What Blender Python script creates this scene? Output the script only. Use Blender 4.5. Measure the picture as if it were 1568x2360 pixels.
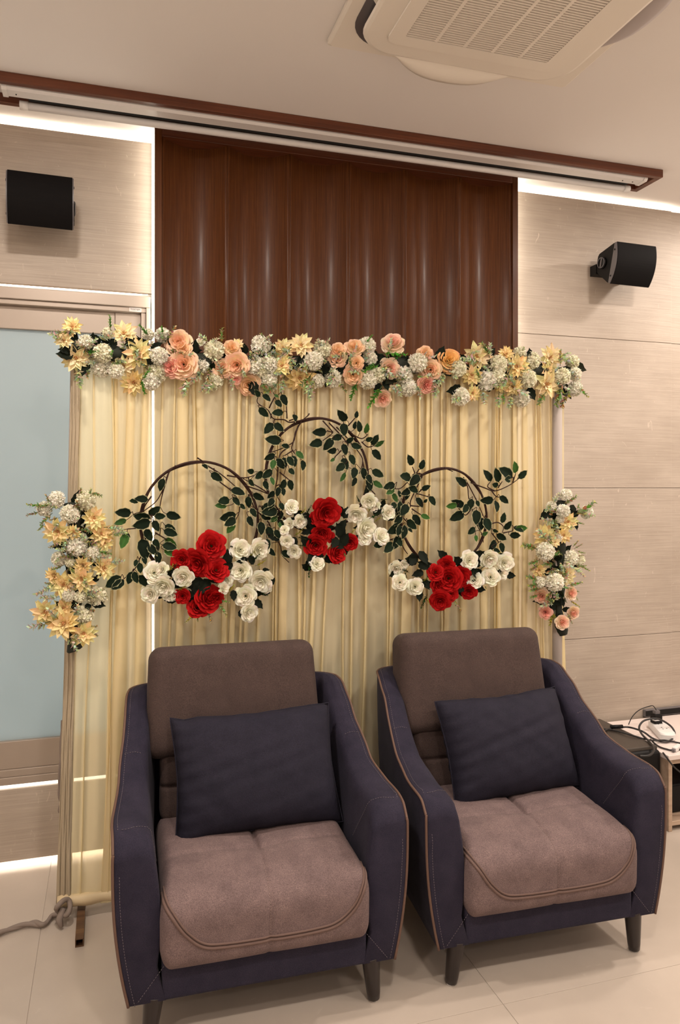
import bpy, bmesh, math, random
from mathutils import Vector, Matrix, Quaternion
from mathutils.bvhtree import BVHTree
random.seed(7)
PI = math.pi
sc = bpy.context.scene
for o in list(bpy.data.objects):
    bpy.data.objects.remove(o)
COL = sc.collection

# ------------------------------------------------------------------ camera
F_PX, HZ, TH, EYE = 1736.0, 1124.0, math.radians(17.1), 1.368
cam_d = bpy.data.cameras.new('camera')
cam = bpy.data.objects.new('camera', cam_d); COL.objects.link(cam)
cam_d.sensor_fit = 'VERTICAL'; cam_d.sensor_height = 36.0
cam_d.lens = F_PX / 2360 * 36.0
cam_d.shift_y = (HZ - 1180.0) / 2360.0
cam_d.clip_start = 0.02
cam.location = (0, 0, EYE); cam.rotation_euler = (PI/2, 0, -TH)
sc.camera = cam
# ------------------------------------------------------------------ world, exposure
w = bpy.data.worlds.new('outside'); sc.world = w; w.use_nodes = True
w.node_tree.nodes['Background'].inputs[0].default_value = (0.62, 0.78, 0.86, 1)
w.node_tree.nodes['Background'].inputs[1].default_value = 0.80
sc.view_settings.view_transform = 'Standard'; sc.view_settings.look = 'None'
sc.view_settings.exposure = 0.36; sc.view_settings.gamma = 1.0
sc.view_settings.use_curve_mapping = False
WARM = (1.0, 0.89, 0.785)
LED = (1.0, 0.90, 0.75)
DOWN = [(-0.20, 1.65, 18), (2.15, 1.70, 18), (0.45, 0.30, 16), (1.75, 0.30, 16), (-1.1, -0.2, 15), (3.2, 0.2, 15), (0.8, -1.6, 14), (3.05, 2.40, 20)]

sn, cs = math.sin(TH), math.cos(TH)
def W(px, py, Y):
    """point of the room at wall distance Y seen along a photo pixel"""
    u = (px-784)/F_PX; v = (HZ-py)/F_PX
    s = Y/(cs-u*sn)
    return Vector((s*(sn+u*cs), Y, EYE+v*s))
def MPP(px, Y):
    return Y/(cs-(px-784)/F_PX*sn)/F_PX

# ------------------------------------------------------------------ object helpers
def link(name, me, parent=None, loc=(0,0,0), rot=None, label=None):
    o = bpy.data.objects.new(name, me); COL.objects.link(o)
    if parent: o.parent = parent
    o.location = loc
    if rot is not None:
        if isinstance(rot, Quaternion):
            o.rotation_mode = 'QUATERNION'; o.rotation_quaternion = rot
        else: o.rotation_euler = rot
    if label: o['label'] = label
    return o
def under(child, part):
    """make a piece a sub-part of a part, keeping its place"""
    child.parent = part; child.matrix_parent_inverse = part.matrix_basis.inverted(); return child
def tag(o, label, cat, group=None):
    o['label'] = label; o['category'] = cat
    if group: o['group'] = group
    return o
def thing(name, label, cat, loc=(0,0,0), rz=0, group=None):
    o = link(name, None, None, loc, (0,0,rz)); o.empty_display_size = 0.1
    return tag(o, label, cat, group)
def struct(o):
    o['kind'] = 'structure'; return o
def mesh(name, vs, fs, mats, smooth=True, cols=None, fm=None):
    me = bpy.data.meshes.new(name); me.from_pydata([tuple(v) for v in vs], [], fs)
    for m in (mats if isinstance(mats, (list, tuple)) else [mats]): me.materials.append(m)
    if smooth: me.polygons.foreach_set('use_smooth', [True]*len(me.polygons))
    if fm: me.polygons.foreach_set('material_index', fm)
    if cols:
        a = me.color_attributes.new('Col', 'FLOAT_COLOR', 'POINT')
        a.data.foreach_set('color', [x for c in cols for x in (c[0], c[1], c[2], 1.0)])
    me.update(); return me
def bm_mesh(name, bm, mat, smooth=False):
    me = bpy.data.meshes.new(name); bmesh.ops.recalc_face_normals(bm, faces=bm.faces)
    bm.to_mesh(me); bm.free()
    for m in (mat if isinstance(mat, (list, tuple)) else [mat]): me.materials.append(m)
    if smooth: me.polygons.foreach_set('use_smooth', [True]*len(me.polygons))
    return me
def box_me(name, x0, x1, y0, y1, z0, z1, mat, bev=0.0, seg=2):
    bm = bmesh.new(); bmesh.ops.create_cube(bm, size=1)
    for v in bm.verts:
        v.co = Vector(((x0+x1)/2+v.co.x*(x1-x0), (y0+y1)/2+v.co.y*(y1-y0), (z0+z1)/2+v.co.z*(z1-z0)))
    if bev: bmesh.ops.bevel(bm, geom=list(bm.edges), offset=bev, segments=seg, affect='EDGES', profile=0.5)
    return bm_mesh(name, bm, mat, smooth=False)
def box(name, x0, x1, y0, y1, z0, z1, mat, parent=None, bev=0.0, loc=(0,0,0), rot=None, seg=2):
    return link(name, box_me(name, x0, x1, y0, y1, z0, z1, mat, bev, seg), parent, loc, rot)
class MB:
    """collects pieces of ONE mesh"""
    def __init__(s): s.v = []; s.f = []; s.c = []
    def add(s, vs, fs, col=None):
        b = len(s.v); s.v += [Vector(v) for v in vs]; s.f += [tuple(i+b for i in f) for f in fs]
        if col is not None: s.c += (col if isinstance(col, list) else [col]*len(vs))
    def tube(s, pts, r, n=8, col=None, closed=False, cap=True):
        pts = [Vector(p) for p in pts]; N = len(pts)
        rs = r if isinstance(r, (list, tuple)) else [r]*N
        tang = []
        for i in range(N):
            a = pts[(i-1) % N] if (closed or i > 0) else pts[0]
            b = pts[(i+1) % N] if (closed or i < N-1) else pts[-1]
            d = b-a; tang.append(d.normalized() if d.length > 1e-9 else Vector((0,0,1)))
        up = Vector((0,0,1)) if abs(tang[0].z) < 0.9 else Vector((1,0,0))
        nrm = (up-tang[0]*up.dot(tang[0])).normalized()
        vs = []
        for i in range(N):
            if i:
                q = tang[i-1].rotation_difference(tang[i]); nrm = q @ nrm
                nrm = (nrm-tang[i]*nrm.dot(tang[i])).normalized()
            bi = tang[i].cross(nrm)
            for k in range(n):
                a = 2*PI*k/n; vs.append(pts[i]+(nrm*math.cos(a)+bi*math.sin(a))*rs[i])
        fs = []
        for i in range(N if closed else N-1):
            j = (i+1) % N
            for k in range(n): fs.append((i*n+k, i*n+(k+1) % n, j*n+(k+1) % n, j*n+k))
        if cap and not closed:
            fs.append(tuple(range(n))[::-1]); fs.append(tuple(range((N-1)*n, N*n)))
        s.add(vs, fs, col)
    def box(s, x0, x1, y0, y1, z0, z1, col=None):
        s.add([(x0,y0,z0),(x1,y0,z0),(x1,y1,z0),(x0,y1,z0),(x0,y0,z1),(x1,y0,z1),(x1,y1,z1),(x0,y1,z1)],
              [(0,3,2,1),(4,5,6,7),(0,1,5,4),(1,2,6,5),(2,3,7,6),(3,0,4,7)], col)
    def build(s, name, mat, parent=None, loc=(0,0,0), rot=None, smooth=True):
        return link(name, s.me(name, mat, smooth), parent, loc, rot)
    def me(s, name, mat, smooth=True):
        return mesh(name, s.v, s.f, mat, smooth, s.c if s.c else None)
def lathe(name, prof, mat, n=24, smooth=True):
    vs = []; fs = []
    for r, z in prof:
        for k in range(n): vs.append((r*math.cos(2*PI*k/n), r*math.sin(2*PI*k/n), z))
    for i in range(len(prof)-1):
        for k in range(n): fs.append((i*n+k, i*n+(k+1) % n, (i+1)*n+(k+1) % n, (i+1)*n+k))
    fs.append(tuple(range(n))[::-1]); fs.append(tuple(range((len(prof)-1)*n, len(prof)*n)))
    return mesh(name, vs, fs, mat, smooth)
def spline(pts, n=6):
    pts = [Vector(p) for p in pts]; out = []
    for i in range(len(pts)-1):
        p0 = pts[max(i-1, 0)]; p1 = pts[i]; p2 = pts[i+1]; p3 = pts[min(i+2, len(pts)-1)]
        for k in range(n):
            t = k/n
            out.append(0.5*((2*p1)+(p2-p0)*t+(2*p0-5*p1+4*p2-p3)*t*t+(3*p1-p0-3*p2+p3)*t**3))
    out.append(pts[-1]); return out
def lerp(a, b, t): return a+(b-a)*t
def interp(tab, x):
    if x <= tab[0][0]: return tab[0][1]
    for (a, fa), (b, fb) in zip(tab, tab[1:]):
        if x <= b:
            t = (x-a)/(b-a); t = t*t*(3-2*t)*0.5+t*0.5
            return fa+(fb-fa)*t
    return tab[-1][1]

# ------------------------------------------------------------------ materials
def mat(name, col, rough=0.5, metal=0.0, spec=0.5, sheen=0.0, coat=0.0):
    m = bpy.data.materials.new(name); m.use_nodes = True
    b = m.node_tree.nodes['Principled BSDF']
    b.inputs['Base Color'].default_value = (*col, 1); b.inputs['Roughness'].default_value = rough
    b.inputs['Metallic'].default_value = metal; b.inputs['Specular IOR Level'].default_value = spec
    b.inputs['Sheen Weight'].default_value = sheen; b.inputs['Coat Weight'].default_value = coat
    return m
def nd(m, t, **kw):
    n = m.node_tree.nodes.new(t)
    for k, v in kw.items():
        if hasattr(n, k): setattr(n, k, v)
        else: n.inputs[k].default_value = v
    return n
def lk(m, a, b): m.node_tree.links.new(a, b)
def bsdf(m): return m.node_tree.nodes['Principled BSDF']
def ramp(m, stops):
    r = m.node_tree.nodes.new('ShaderNodeValToRGB'); e = r.color_ramp.elements
    while len(e) < len(stops): e.new(0.5)
    for i, (p, c) in enumerate(stops): e[i].position = p; e[i].color = (*c, 1)
    return r
def coords(m, scale=(1,1,1), kind='Object'):
    tc = nd(m, 'ShaderNodeTexCoord'); mp = nd(m, 'ShaderNodeMapping'); mp.inputs['Scale'].default_value = scale
    lk(m, tc.outputs[kind], mp.inputs['Vector']); return mp.outputs['Vector']
def noise_col(m, vec, scale, stops, detail=6, rough=0.6):
    n = nd(m, 'ShaderNodeTexNoise'); n.inputs['Scale'].default_value = scale; n.inputs['Detail'].default_value = detail
    n.inputs['Roughness'].default_value = rough
    lk(m, vec, n.inputs['Vector']); r = ramp(m, stops); lk(m, n.outputs['Fac'], r.inputs['Fac'])
    return n, r
def bump(m, out, strength, dist=0.002):
    b = nd(m, 'ShaderNodeBump'); b.inputs['Strength'].default_value = strength; b.inputs['Distance'].default_value = dist
    lk(m, out, b.inputs['Height']); lk(m, b.outputs['Normal'], bsdf(m).inputs['Normal'])
def mixc(m, a, b, fac, mode='MULTIPLY'):
    x = nd(m, 'ShaderNodeMix'); x.data_type = 'RGBA'; x.blend_type = mode
    if isinstance(fac, float): x.inputs[0].default_value = fac
    else: lk(m, fac, x.inputs[0])
    lk(m, a, x.inputs[6]); lk(m, b, x.inputs[7]); return x.outputs[2]
def emit(name, col, s):
    m = bpy.data.materials.new(name); m.use_nodes = True; nt = m.node_tree; nt.nodes.clear()
    e = nt.nodes.new('ShaderNodeEmission'); o = nt.nodes.new('ShaderNodeOutputMaterial')
    e.inputs[0].default_value = (*col, 1); e.inputs[1].default_value = s
    nt.links.new(e.outputs[0], o.inputs[0]); return m

M = {}
M['ceiling'] = mat('ceiling_paint', (0.84, 0.80, 0.775), 0.75)
M['plaster'] = mat('plaster', (0.80, 0.76, 0.72), 0.8)
M['void'] = mat('joint_dark', (0.10, 0.075, 0.06), 0.9)
# combed limestone cladding: fine horizontal streaks, few pale scratches
def stone():
    m = mat('combed_stone', (0.6, 0.5, 0.42), 0.55)
    v = coords(m, (5.0, 5.0, 260)); n, r = noise_col(m, v, 1.0, [(0.28, (0.395, 0.328, 0.270)), (0.72, (0.500, 0.421, 0.352))], 4, 0.6)
    v2 = coords(m, (1, 1, 1.6)); n2, r2 = noise_col(m, v2, 3.0, [(0.3, (0.82, 0.80, 0.78)), (0.7, (1.0, 1.0, 1.0))], 4)
    v3 = coords(m, (9, 9, 4)); vo = nd(m, 'ShaderNodeTexNoise'); vo.inputs['Scale'].default_value = 3.1; vo.inputs['Detail'].default_value = 9; vo.inputs['Distortion'].default_value = 2.5
    lk(m, v3, vo.inputs['Vector']); r3 = ramp(m, [(0.66, (0, 0, 0)), (0.78, (1, 1, 1))]); lk(m, vo.outputs['Fac'], r3.inputs['Fac'])
    c = mixc(m, r.outputs[0], r2.outputs[0], 0.9)
    pale = nd(m, 'ShaderNodeRGB'); pale.outputs[0].default_value = (0.60, 0.51, 0.43, 1)
    c = mixc(m, c, pale.outputs[0], r3.outputs[0], 'MIX')
    lk(m, c, bsdf(m).inputs['Base Color']); bump(m, n.outputs['Fac'], 0.22, 0.002); return m
M['stone'] = stone()
def floor_mat():
    m = mat('porcelain_tile', (0.6, 0.5, 0.42), 0.28)
    v = coords(m, (1,1,1)); n, r = noise_col(m, v, 2.2, [(0.3, (0.455, 0.385, 0.325)), (0.7, (0.530, 0.452, 0.385))], 7)
    v2 = coords(m, (3,5,1)); n2 = nd(m, 'ShaderNodeTexNoise'); n2.inputs['Scale'].default_value = 2; n2.inputs['Detail'].default_value = 10; n2.inputs['Distortion'].default_value = 3
    lk(m, v2, n2.inputs['Vector']); r2 = ramp(m, [(0.68, (0,0,0)), (0.76, (0.6,0.6,0.6))]); lk(m, n2.outputs['Fac'], r2.inputs['Fac'])
    pale = nd(m, 'ShaderNodeRGB'); pale.outputs[0].default_value = (0.60, 0.52, 0.45, 1)
    lk(m, mixc(m, r.outputs[0], pale.outputs[0], r2.outputs[0], 'MIX'), bsdf(m).inputs['Base Color']); return m
M['tile'] = floor_mat()
M['grout'] = mat('grout', (0.44, 0.37, 0.315), 0.7)
def wood(name, dark, mid, light, rough=0.34, axis='Z', sc_=1.0):
    m = mat(name, mid, rough)
    s = {'Z': (190*sc_, 190*sc_, 3.0), 'X': (1.6, 60*sc_, 60*sc_)}[axis]
    v = coords(m, s); n, r = noise_col(m, v, 1.4, [(0.28, dark), (0.52, mid), (0.76, light)], 7, 0.68)
    s2 = {'Z': (5, 5, 0.35), 'X': (0.35, 5, 5)}[axis]
    v2 = coords(m, s2); n2, r2 = noise_col(m, v2, 1.0, [(0.3, (0.72, 0.68, 0.66)), (0.7, (1.12, 1.1, 1.08))], 3)
    lk(m, mixc(m, r.outputs[0], r2.outputs[0], 1.0), bsdf(m).inputs['Base Color']); bump(m, n.outputs['Fac'], 0.12, 0.001); return m
M['teak'] = wood('teak_veneer', (0.058, 0.0145, 0.0026), (0.102, 0.0310, 0.0055), (0.170, 0.060, 0.0125), 0.44)
M['teak_x'] = wood('teak_trim', (0.060, 0.015, 0.006), (0.125, 0.035, 0.013), (0.19, 0.060, 0.024), 0.32, 'X')
for k_ in ('teak',):
    b_ = bsdf(M[k_]); b_.inputs['Specular IOR Level'].default_value = 0.22; b_.inputs['Coat Weight'].default_value = 0.08; b_.inputs['Coat Roughness'].default_value = 0.20
M['legwood'] = mat('dark_stained_wood', (0.012, 0.006, 0.005), 0.28)
M['palewood'] = wood('pale_laminate', (0.42, 0.30, 0.22), (0.52, 0.39, 0.29), (0.60, 0.46, 0.35), 0.4, 'X', 0.5)
M['whitetop'] = mat('white_laminate', (0.72, 0.62, 0.58), 0.35)
M['white'] = mat('white_plastic', (0.74, 0.71, 0.69), 0.4)
M['screencase'] = mat('white_powder_coat', (0.72, 0.69, 0.68), 0.35)
M['acwhite'] = mat('ivory_plastic', (0.84, 0.78, 0.70), 0.42)
M['acgrey'] = mat('grey_flap_plastic', (0.46, 0.41, 0.41), 0.45)
M['black'] = mat('black_plastic', (0.006, 0.005, 0.005), 0.5, 0, 0.2)
M['blackgrille'] = mat('black_grille', (0.004, 0.003, 0.003), 0.7, 0, 0.10)
M['slot'] = mat('slot_black', (0.004, 0.004, 0.004), 0.8)
M['greyplastic'] = mat('grey_plastic', (0.12, 0.108, 0.112), 0.4)
M['sub_top'] = mat('dark_brown_vinyl', (0.045, 0.035, 0.028), 0.38)
M['cable'] = mat('black_rubber', (0.014, 0.012, 0.012), 0.45)
M['alu'] = mat('bronze_anodised_aluminium', (0.37, 0.305, 0.255), 0.38, 0.35)
M['sticker'] = mat('sticker_white', (0.62, 0.57, 0.54), 0.5)
M['ink'] = mat('ink', (0.06, 0.05, 0.05), 0.6)
M['rust'] = wood('rusty_steel', (0.05, 0.022, 0.010), (0.13, 0.065, 0.03), (0.22, 0.12, 0.05), 0.6, 'X', 0.4)
M['post'] = mat('taupe_wrapped_post', (0.36, 0.305, 0.275), 0.7)
M['cloth_rope'] = mat('taupe_cloth', (0.23, 0.18, 0.15), 0.85)
M['led'] = emit('led_strip_light', LED, 22)
M['led_low'] = emit('led_strip_light_low', LED, 2.2)
M['led_side'] = emit('led_strip_light_side', LED, 6.5)
M['led_dim'] = emit('led_strip_light_soft', LED, 12)
def fabric(name, a, b, sheen, bumpk=0.5, fine=420):
    m = mat(name, b, 0.85, 0, 0.25, sheen)
    bsdf(m).inputs['Sheen Roughness'].default_value = 0.45
    v = coords(m); n, r = noise_col(m, v, 14, [(0.3, a), (0.7, b)], 6, 0.7)
    n2, r2 = noise_col(m, v, fine, [(0.3, (0.62,0.62,0.62)), (0.7, (1.32,1.32,1.32))], 3)
    lk(m, mixc(m, r.outputs[0], r2.outputs[0], 1.0), bsdf(m).inputs['Base Color']); bump(m, n2.outputs['Fac'], bumpk, 0.0012); return m
M['navy'] = fabric('navy_velour', (0.0130, 0.0108, 0.0235), (0.0255, 0.0210, 0.0385), 0.02)
M['navy_pillow'] = fabric('navy_woven_cotton', (0.0105, 0.0093, 0.0185), (0.0175, 0.0152, 0.0275), 0.0)
M['mauve'] = fabric('mauve_brown_velour', (0.122, 0.083, 0.082), (0.190, 0.131, 0.126), 0.03)
M['brown_back'] = fabric('brown_velour', (0.053, 0.034, 0.030), (0.073, 0.047, 0.041), 0.02)
M['piping'] = mat('brown_cord', (0.11, 0.058, 0.040), 0.7)
M['thread'] = mat('pale_thread', (0.13, 0.105, 0.12), 0.8)
M['vine'] = mat('brown_vine', (0.028, 0.010, 0.0065), 0.6, 0, 0.2)
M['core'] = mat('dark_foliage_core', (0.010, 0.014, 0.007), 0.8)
def sheer():
    m = bpy.data.materials.new('cream_sheer_fabric'); m.use_nodes = True; nt = m.node_tree; nt.nodes.clear()
    out = nt.nodes.new('ShaderNodeOutputMaterial')
    tr = nt.nodes.new('ShaderNodeBsdfTransparent'); tr.inputs[0].default_value = (1.0, 0.95, 0.82, 1)
    tl = nt.nodes.new('ShaderNodeBsdfTranslucent'); tl.inputs[0].default_value = (0.98, 0.85, 0.50, 1)
    df = nt.nodes.new('ShaderNodeBsdfDiffuse'); df.inputs[0].default_value = (0.98, 0.89, 0.61, 1)
    gl = nt.nodes.new('ShaderNodeBsdfGlossy'); gl.inputs[0].default_value = (0.95, 0.84, 0.58, 1); gl.inputs['Roughness'].default_value = 0.33
    a = nt.nodes.new('ShaderNodeMixShader'); a.inputs[0].default_value = 0.62
    nt.links.new(tl.outputs[0], a.inputs[1]); nt.links.new(df.outputs[0], a.inputs[2])
    g = nt.nodes.new('ShaderNodeMixShader'); g.inputs[0].default_value = 0.24
    nt.links.new(a.outputs[0], g.inputs[1]); nt.links.new(gl.outputs[0], g.inputs[2])
    b = nt.nodes.new('ShaderNodeMixShader'); b.inputs[0].default_value = 0.30
    nt.links.new(g.outputs[0], b.inputs[1]); nt.links.new(tr.outputs[0], b.inputs[2]); nt.links.new(b.outputs[0], out.inputs[0])
    return m
M['sheer'] = sheer()
def frosted():
    m = bpy.data.materials.new('frosted_glass'); m.use_nodes = True; nt = m.node_tree; nt.nodes.clear()
    out = nt.nodes.new('ShaderNodeOutputMaterial')
    tl = nt.nodes.new('ShaderNodeBsdfTranslucent'); tl.inputs[0].default_value = (0.80, 0.88, 0.88, 1)
    df = nt.nodes.new('ShaderNodeBsdfDiffuse'); df.inputs[0].default_value = (0.46, 0.50, 0.50, 1)
    gl = nt.nodes.new('ShaderNodeBsdfGlossy'); gl.inputs['Roughness'].default_value = 0.35
    a = nt.nodes.new('ShaderNodeMixShader'); a.inputs[0].default_value = 0.5
    nt.links.new(tl.outputs[0], a.inputs[1]); nt.links.new(df.outputs[0], a.inputs[2])
    b = nt.nodes.new('ShaderNodeMixShader'); b.inputs[0].default_value = 0.06
    nt.links.new(a.outputs[0], b.inputs[1]); nt.links.new(gl.outputs[0], b.inputs[2]); nt.links.new(b.outputs[0], out.inputs[0]); return m
M['frost'] = frosted()
def petal_mat():
    m = mat('silk_petal', (0.8,0.8,0.8), 0.75, 0, 0.15)
    a = nd(m, 'ShaderNodeAttribute'); a.attribute_name = 'Col'
    lk(m, a.outputs['Color'], bsdf(m).inputs['Base Color'])
    tl = nd(m, 'ShaderNodeBsdfTranslucent'); lk(m, a.outputs['Color'], tl.inputs[0])
    mx = nd(m, 'ShaderNodeMixShader'); mx.inputs[0].default_value = 0.22
    lk(m, bsdf(m).outputs[0], mx.inputs[1]); lk(m, tl.outputs[0], mx.inputs[2])
    lk(m, mx.outputs[0], m.node_tree.nodes['Material Output'].inputs[0]); return m
M['petal'] = petal_mat()

# ================================================================== THE ROOM
CEIL, WALL = 2.70, 2.94
RX0, RX1, RY0 = -2.0, 4.4, -2.6
# floor: slab with porcelain tiles
floor = struct(box('floor', RX0, RX1, RY0, 3.05, -0.06, -0.0016, M['grout']))
xs = [-2.0, -1.4, -0.2, 1.0, 2.2, 3.4, 4.4]; ys = [-2.6, -1.82, -0.62, 0.58, 1.78, 2.98, 3.05]
for i in range(len(xs)-1):
    for j in range(len(ys)-1):
        g = 0.0006
        box('tile', xs[i]+g, xs[i+1]-g, ys[j]+g, ys[j+1]-g, -0.0015, 0.0, M['tile'], floor, 0.0004, seg=1)
ceiling = struct(box('ceiling', RX0, RX1, RY0, 3.05, CEIL, CEIL+0.06, M['ceiling']))
struct(box('wall_left', RX0-0.06, RX0, RY0, 3.05, 0, CEIL, M['plaster']))
struct(box('wall_right', RX1, RX1+0.06, RY0, 3.05, 0, CEIL, M['plaster']))
struct(box('wall_front', RX0, RX1, RY0-0.06, RY0, 0, CEIL, M['plaster']))
# back wall: carcass with a window hole, stone panels in front of it
WX0, WX1, WZ0, WZ1 = -1.30, 0.152, 0.295, 2.088
mb = MB()
for a in ((RX0, WX0, 0, CEIL), (WX1, RX1, 0, CEIL), (WX0, WX1, 0, WZ0), (WX0, WX1, WZ1, CEIL)):
    mb.box(a[0], a[1], 3.00, 3.05, a[2], a[3])
wall_back = struct(mb.build('wall_back', M['plaster'], smooth=False))
TOPZ, BOTZ = 2.675, 0.022
def clad(x0, x1, z0, z1, dy=0):
    g = 0.0009
    box('cladding_panel', x0+g, x1-g, WALL+dy, WALL+0.022+dy, z0+g, z1-g, M['stone'], wall_back, 0.0012, seg=1)
J = [BOTZ, 0.683, 1.367, 2.05, TOPZ]
for a, b in zip(J, J[1:]):
    clad(1.60, 2.545, a, b); clad(2.545, 3.75, a, b, 0.008); clad(3.75, RX1, a, b, 0.008)
clad(-0.95, 0.18, 2.103, TOPZ); clad(RX0, -0.95, 2.103, TOPZ)
clad(-0.95, 0.18, BOTZ, 0.283); clad(RX0, -0.95, BOTZ, 0.283)
clad(RX0, WX0, 0.283, 1.3); clad(RX0, WX0, 1.3, 2.103)
# dark membrane that closes the joints from behind
mb = MB()
mb.box(1.60, RX1, WALL+0.031, WALL+0.034, BOTZ+0.01, TOPZ-0.012)
link('joint_backing', mb.me('joint_backing', M['void'], False), wall_back)
# led strips hidden behind the cladding edges
def led(x0, x1, y0, y1, z0, z1, m='led'):
    box('led_strip', x0, x1, y0, y1, z0, z1, M[m], wall_back)
for x0, x1 in ((RX0, 0.15), (1.68, RX1)):
    led(x0, x1, 2.966, 2.978, 2.664, 2.668, 'led')
led(RX0, 0.15, 2.966, 2.976, 0.028, 0.034, 'led')
led(WX0, 0.145, 2.966, 2.974, 2.106, 2.110, 'led_dim')
led(WX0, 0.145, 2.950, 2.960, 0.2832, 0.2925, 'led_low')

# unseen ledges with light strips, added along the other walls to brighten the ceiling
def fill_cove(name, x0, x1, y0, y1, lx0, lx1, ly0, ly1):
    c = struct(box(name, x0, x1, y0, y1, 2.55, 2.57, M['plaster']))
    box('fill_led', lx0, lx1, ly0, ly1, 2.5705, 2.575, M['led_dim'], c)
fill_cove('fill_ledge_1', RX0+0.001, RX1-0.001, RY0+0.001, RY0+0.12, RX0+0.13, RX1-0.13, RY0+0.04, RY0+0.06)
fill_cove('fill_ledge_2', RX0+0.001, RX0+0.12, RY0+0.121, 2.60, RX0+0.04, RX0+0.06, RY0+0.13, 2.58)
fill_cove('fill_ledge_3', RX1-0.12, RX1-0.001, RY0+0.121, 2.60, RX1-0.06, RX1-0.04, RY0+0.13, 2.58)
# window
win = struct(link('window_1', None, None, (WX0, WALL, WZ0)))
def wbox(name, x0, x1, y0, y1, z0, z1, m='alu', bev=0.002, par=None):
    o = box(name, x0-WX0, x1-WX0, y0-WALL, y1-WALL, z0-WZ0, z1-WZ0, M[m], par or win, bev); return o
head = wbox('window_head', WX0, WX1, 2.925, 3.03, 2.046, 2.088)
wbox('head_lip', WX0, WX1-0.012, 2.934, 3.03, 2.028, 2.046)
wbox('window_jamb', WX1-0.016, WX1, 2.925, 3.03, 0.30, 2.046)
wbox('jamb_lip', WX1-0.034, WX1-0.016, 2.938, 3.03, 0.33, 2.028)
wbox('window_jamb', WX0, WX0+0.04, 2.925, 3.03, 0.30, 2.046)
wbox('window_sill', WX0, WX1, 2.946, 3.03, 0.295, 0.322)
wbox('sill_track', WX0, WX1, 2.952, 3.03, 0.322, 0.348)
LX1 = WX1-0.034
wbox('top_rail', WX0+0.04, 0.024, 2.960, 2.995, 1.945, 2.028)
wbox('bottom_rail', WX0+0.04, 0.024, 2.960, 2.995, 0.348, 0.448)
wbox('stile', 0.024, LX1, 2.957, 2.995, 0.348, 2.028)
wbox('stile', -0.66, -0.58, 2.957, 2.995, 0.348, 2.028)
wbox('glass_pane', WX0+0.04, 0.026, 2.976, 2.980, 0.44, 1.95, 'frost', 0)
for px_, py_ in ((103, 680), (285, 692)):  # two small pale round discs at the window head
    p = W(px_, py_, 2.934); me = lathe('pale_disc', [(0.001, 0), (0.008, 0), (0.007, 0.003), (0.001, 0.004)], M['sticker'], 14)
    link('pale_disc', me, win, p-Vector((WX0, WALL, WZ0)), (PI/2, 0, 0))
# maker's sticker on the head
p0 = W(298, 706, 2.9335); p1 = W(326, 694, 2.9335)
st = box('maker_sticker', p0.x-WX0, p1.x-WX0, -0.0075, -0.0062, 2.0295-WZ0, 2.0445-WZ0, M['sticker'], win)
def text_me(s, size, m):
    cu = bpy.data.curves.new('txt', 'FONT'); cu.body = s; cu.size = size; cu.align_x = 'CENTER'; cu.align_y = 'CENTER'; cu.extrude = 0.0002
    o = bpy.data.objects.new('txt', cu); COL.objects.link(o)
    me = bpy.data.meshes.new_from_object(o.evaluated_get(bpy.context.evaluated_depsgraph_get()))
    bpy.data.objects.remove(o); me.materials.clear(); me.materials.append(m); return me
link('maker_name', text_me('TOSTEM', 0.0095, M['ink']), st, ((p0.x+p1.x)/2-WX0, -0.0079, 2.037-WZ0), (PI/2, 0, 0))

# ================================================================== fluted wood panel
PX0, PX1, PY = 0.163, 1.673, 2.85
pan = thing('fluted_wood_panel', 'tall reddish-brown wooden wall panel with six concave vertical flutes', 'wall panel', ((PX0+PX1)/2, 2.93, 0))
pc = Vector(((PX0+PX1)/2, 2.93, 0))
FB = 0.026
def pbox(name, x0, x1, y0, y1, z0, z1, m='teak', bev=0.0012):
    return box(name, x0-pc.x, x1-pc.x, y0-pc.y, y1-pc.y, z0, z1, M[m], pan, bev, seg=1)
pbox('frame_side', PX0, PX0+FB, PY, 2.932, 0.02, CEIL-0.002)
pbox('frame_side', PX1-FB, PX1, PY, 2.932, 0.02, CEIL-0.002)
pbox('frame_top', PX0+FB, PX1-FB, PY, 2.932, CEIL-0.034, CEIL-0.002, 'teak_x')
pbox('frame_base', PX0+FB, PX1-FB, PY, 2.932, 0.02, 0.06, 'teak_x')
fw = (PX1-PX0-2*FB)/6
def flute_me():
    vs = []; fs = []; n = 24
    for i in range(n+1):
        t = i/n; x = (t-0.5)*(fw-0.001); y = 0.066*(1-(2*t-1)**2)
        if i in (0, n): y = 0
        for z in (0.06, 0.9, 1.8, CEIL-0.034): vs.append((x, y, z))
    for i in range(n):
        for k in range(3): fs.append((i*4+k, (i+1)*4+k, (i+1)*4+k+1, i*4+k+1))
    b = len(vs)
    for x in (-1, 1):
        for z in (0.06, CEIL-0.034): vs.append((x*(fw-0.001)/2, 0.073, z))
    fs.append((0, 3, b+1, b)); fs.append((n*4, b+2, b+3, n*4+3)); fs.append((b, b+1, b+3, b+2))
    return mesh('flute', vs, fs, M['teak'])
FM = flute_me()
for k in range(6):
    link('flute', FM, pan, (PX0+FB+fw*(k+0.5)-pc.x, PY+0.008-pc.y, 0))
box('led_strip', PX0-0.0065-pc.x, PX0-0.001-pc.x, 2.872-pc.y, 2.922-pc.y, 0.03, CEIL-0.004, M['led_side'], pan)
box('led_strip', PX1+0.001-pc.x, PX1+0.007-pc.x, 2.872-pc.y, 2.922-pc.y, 0.03, CEIL-0.004, M['led_side'], pan)

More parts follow.
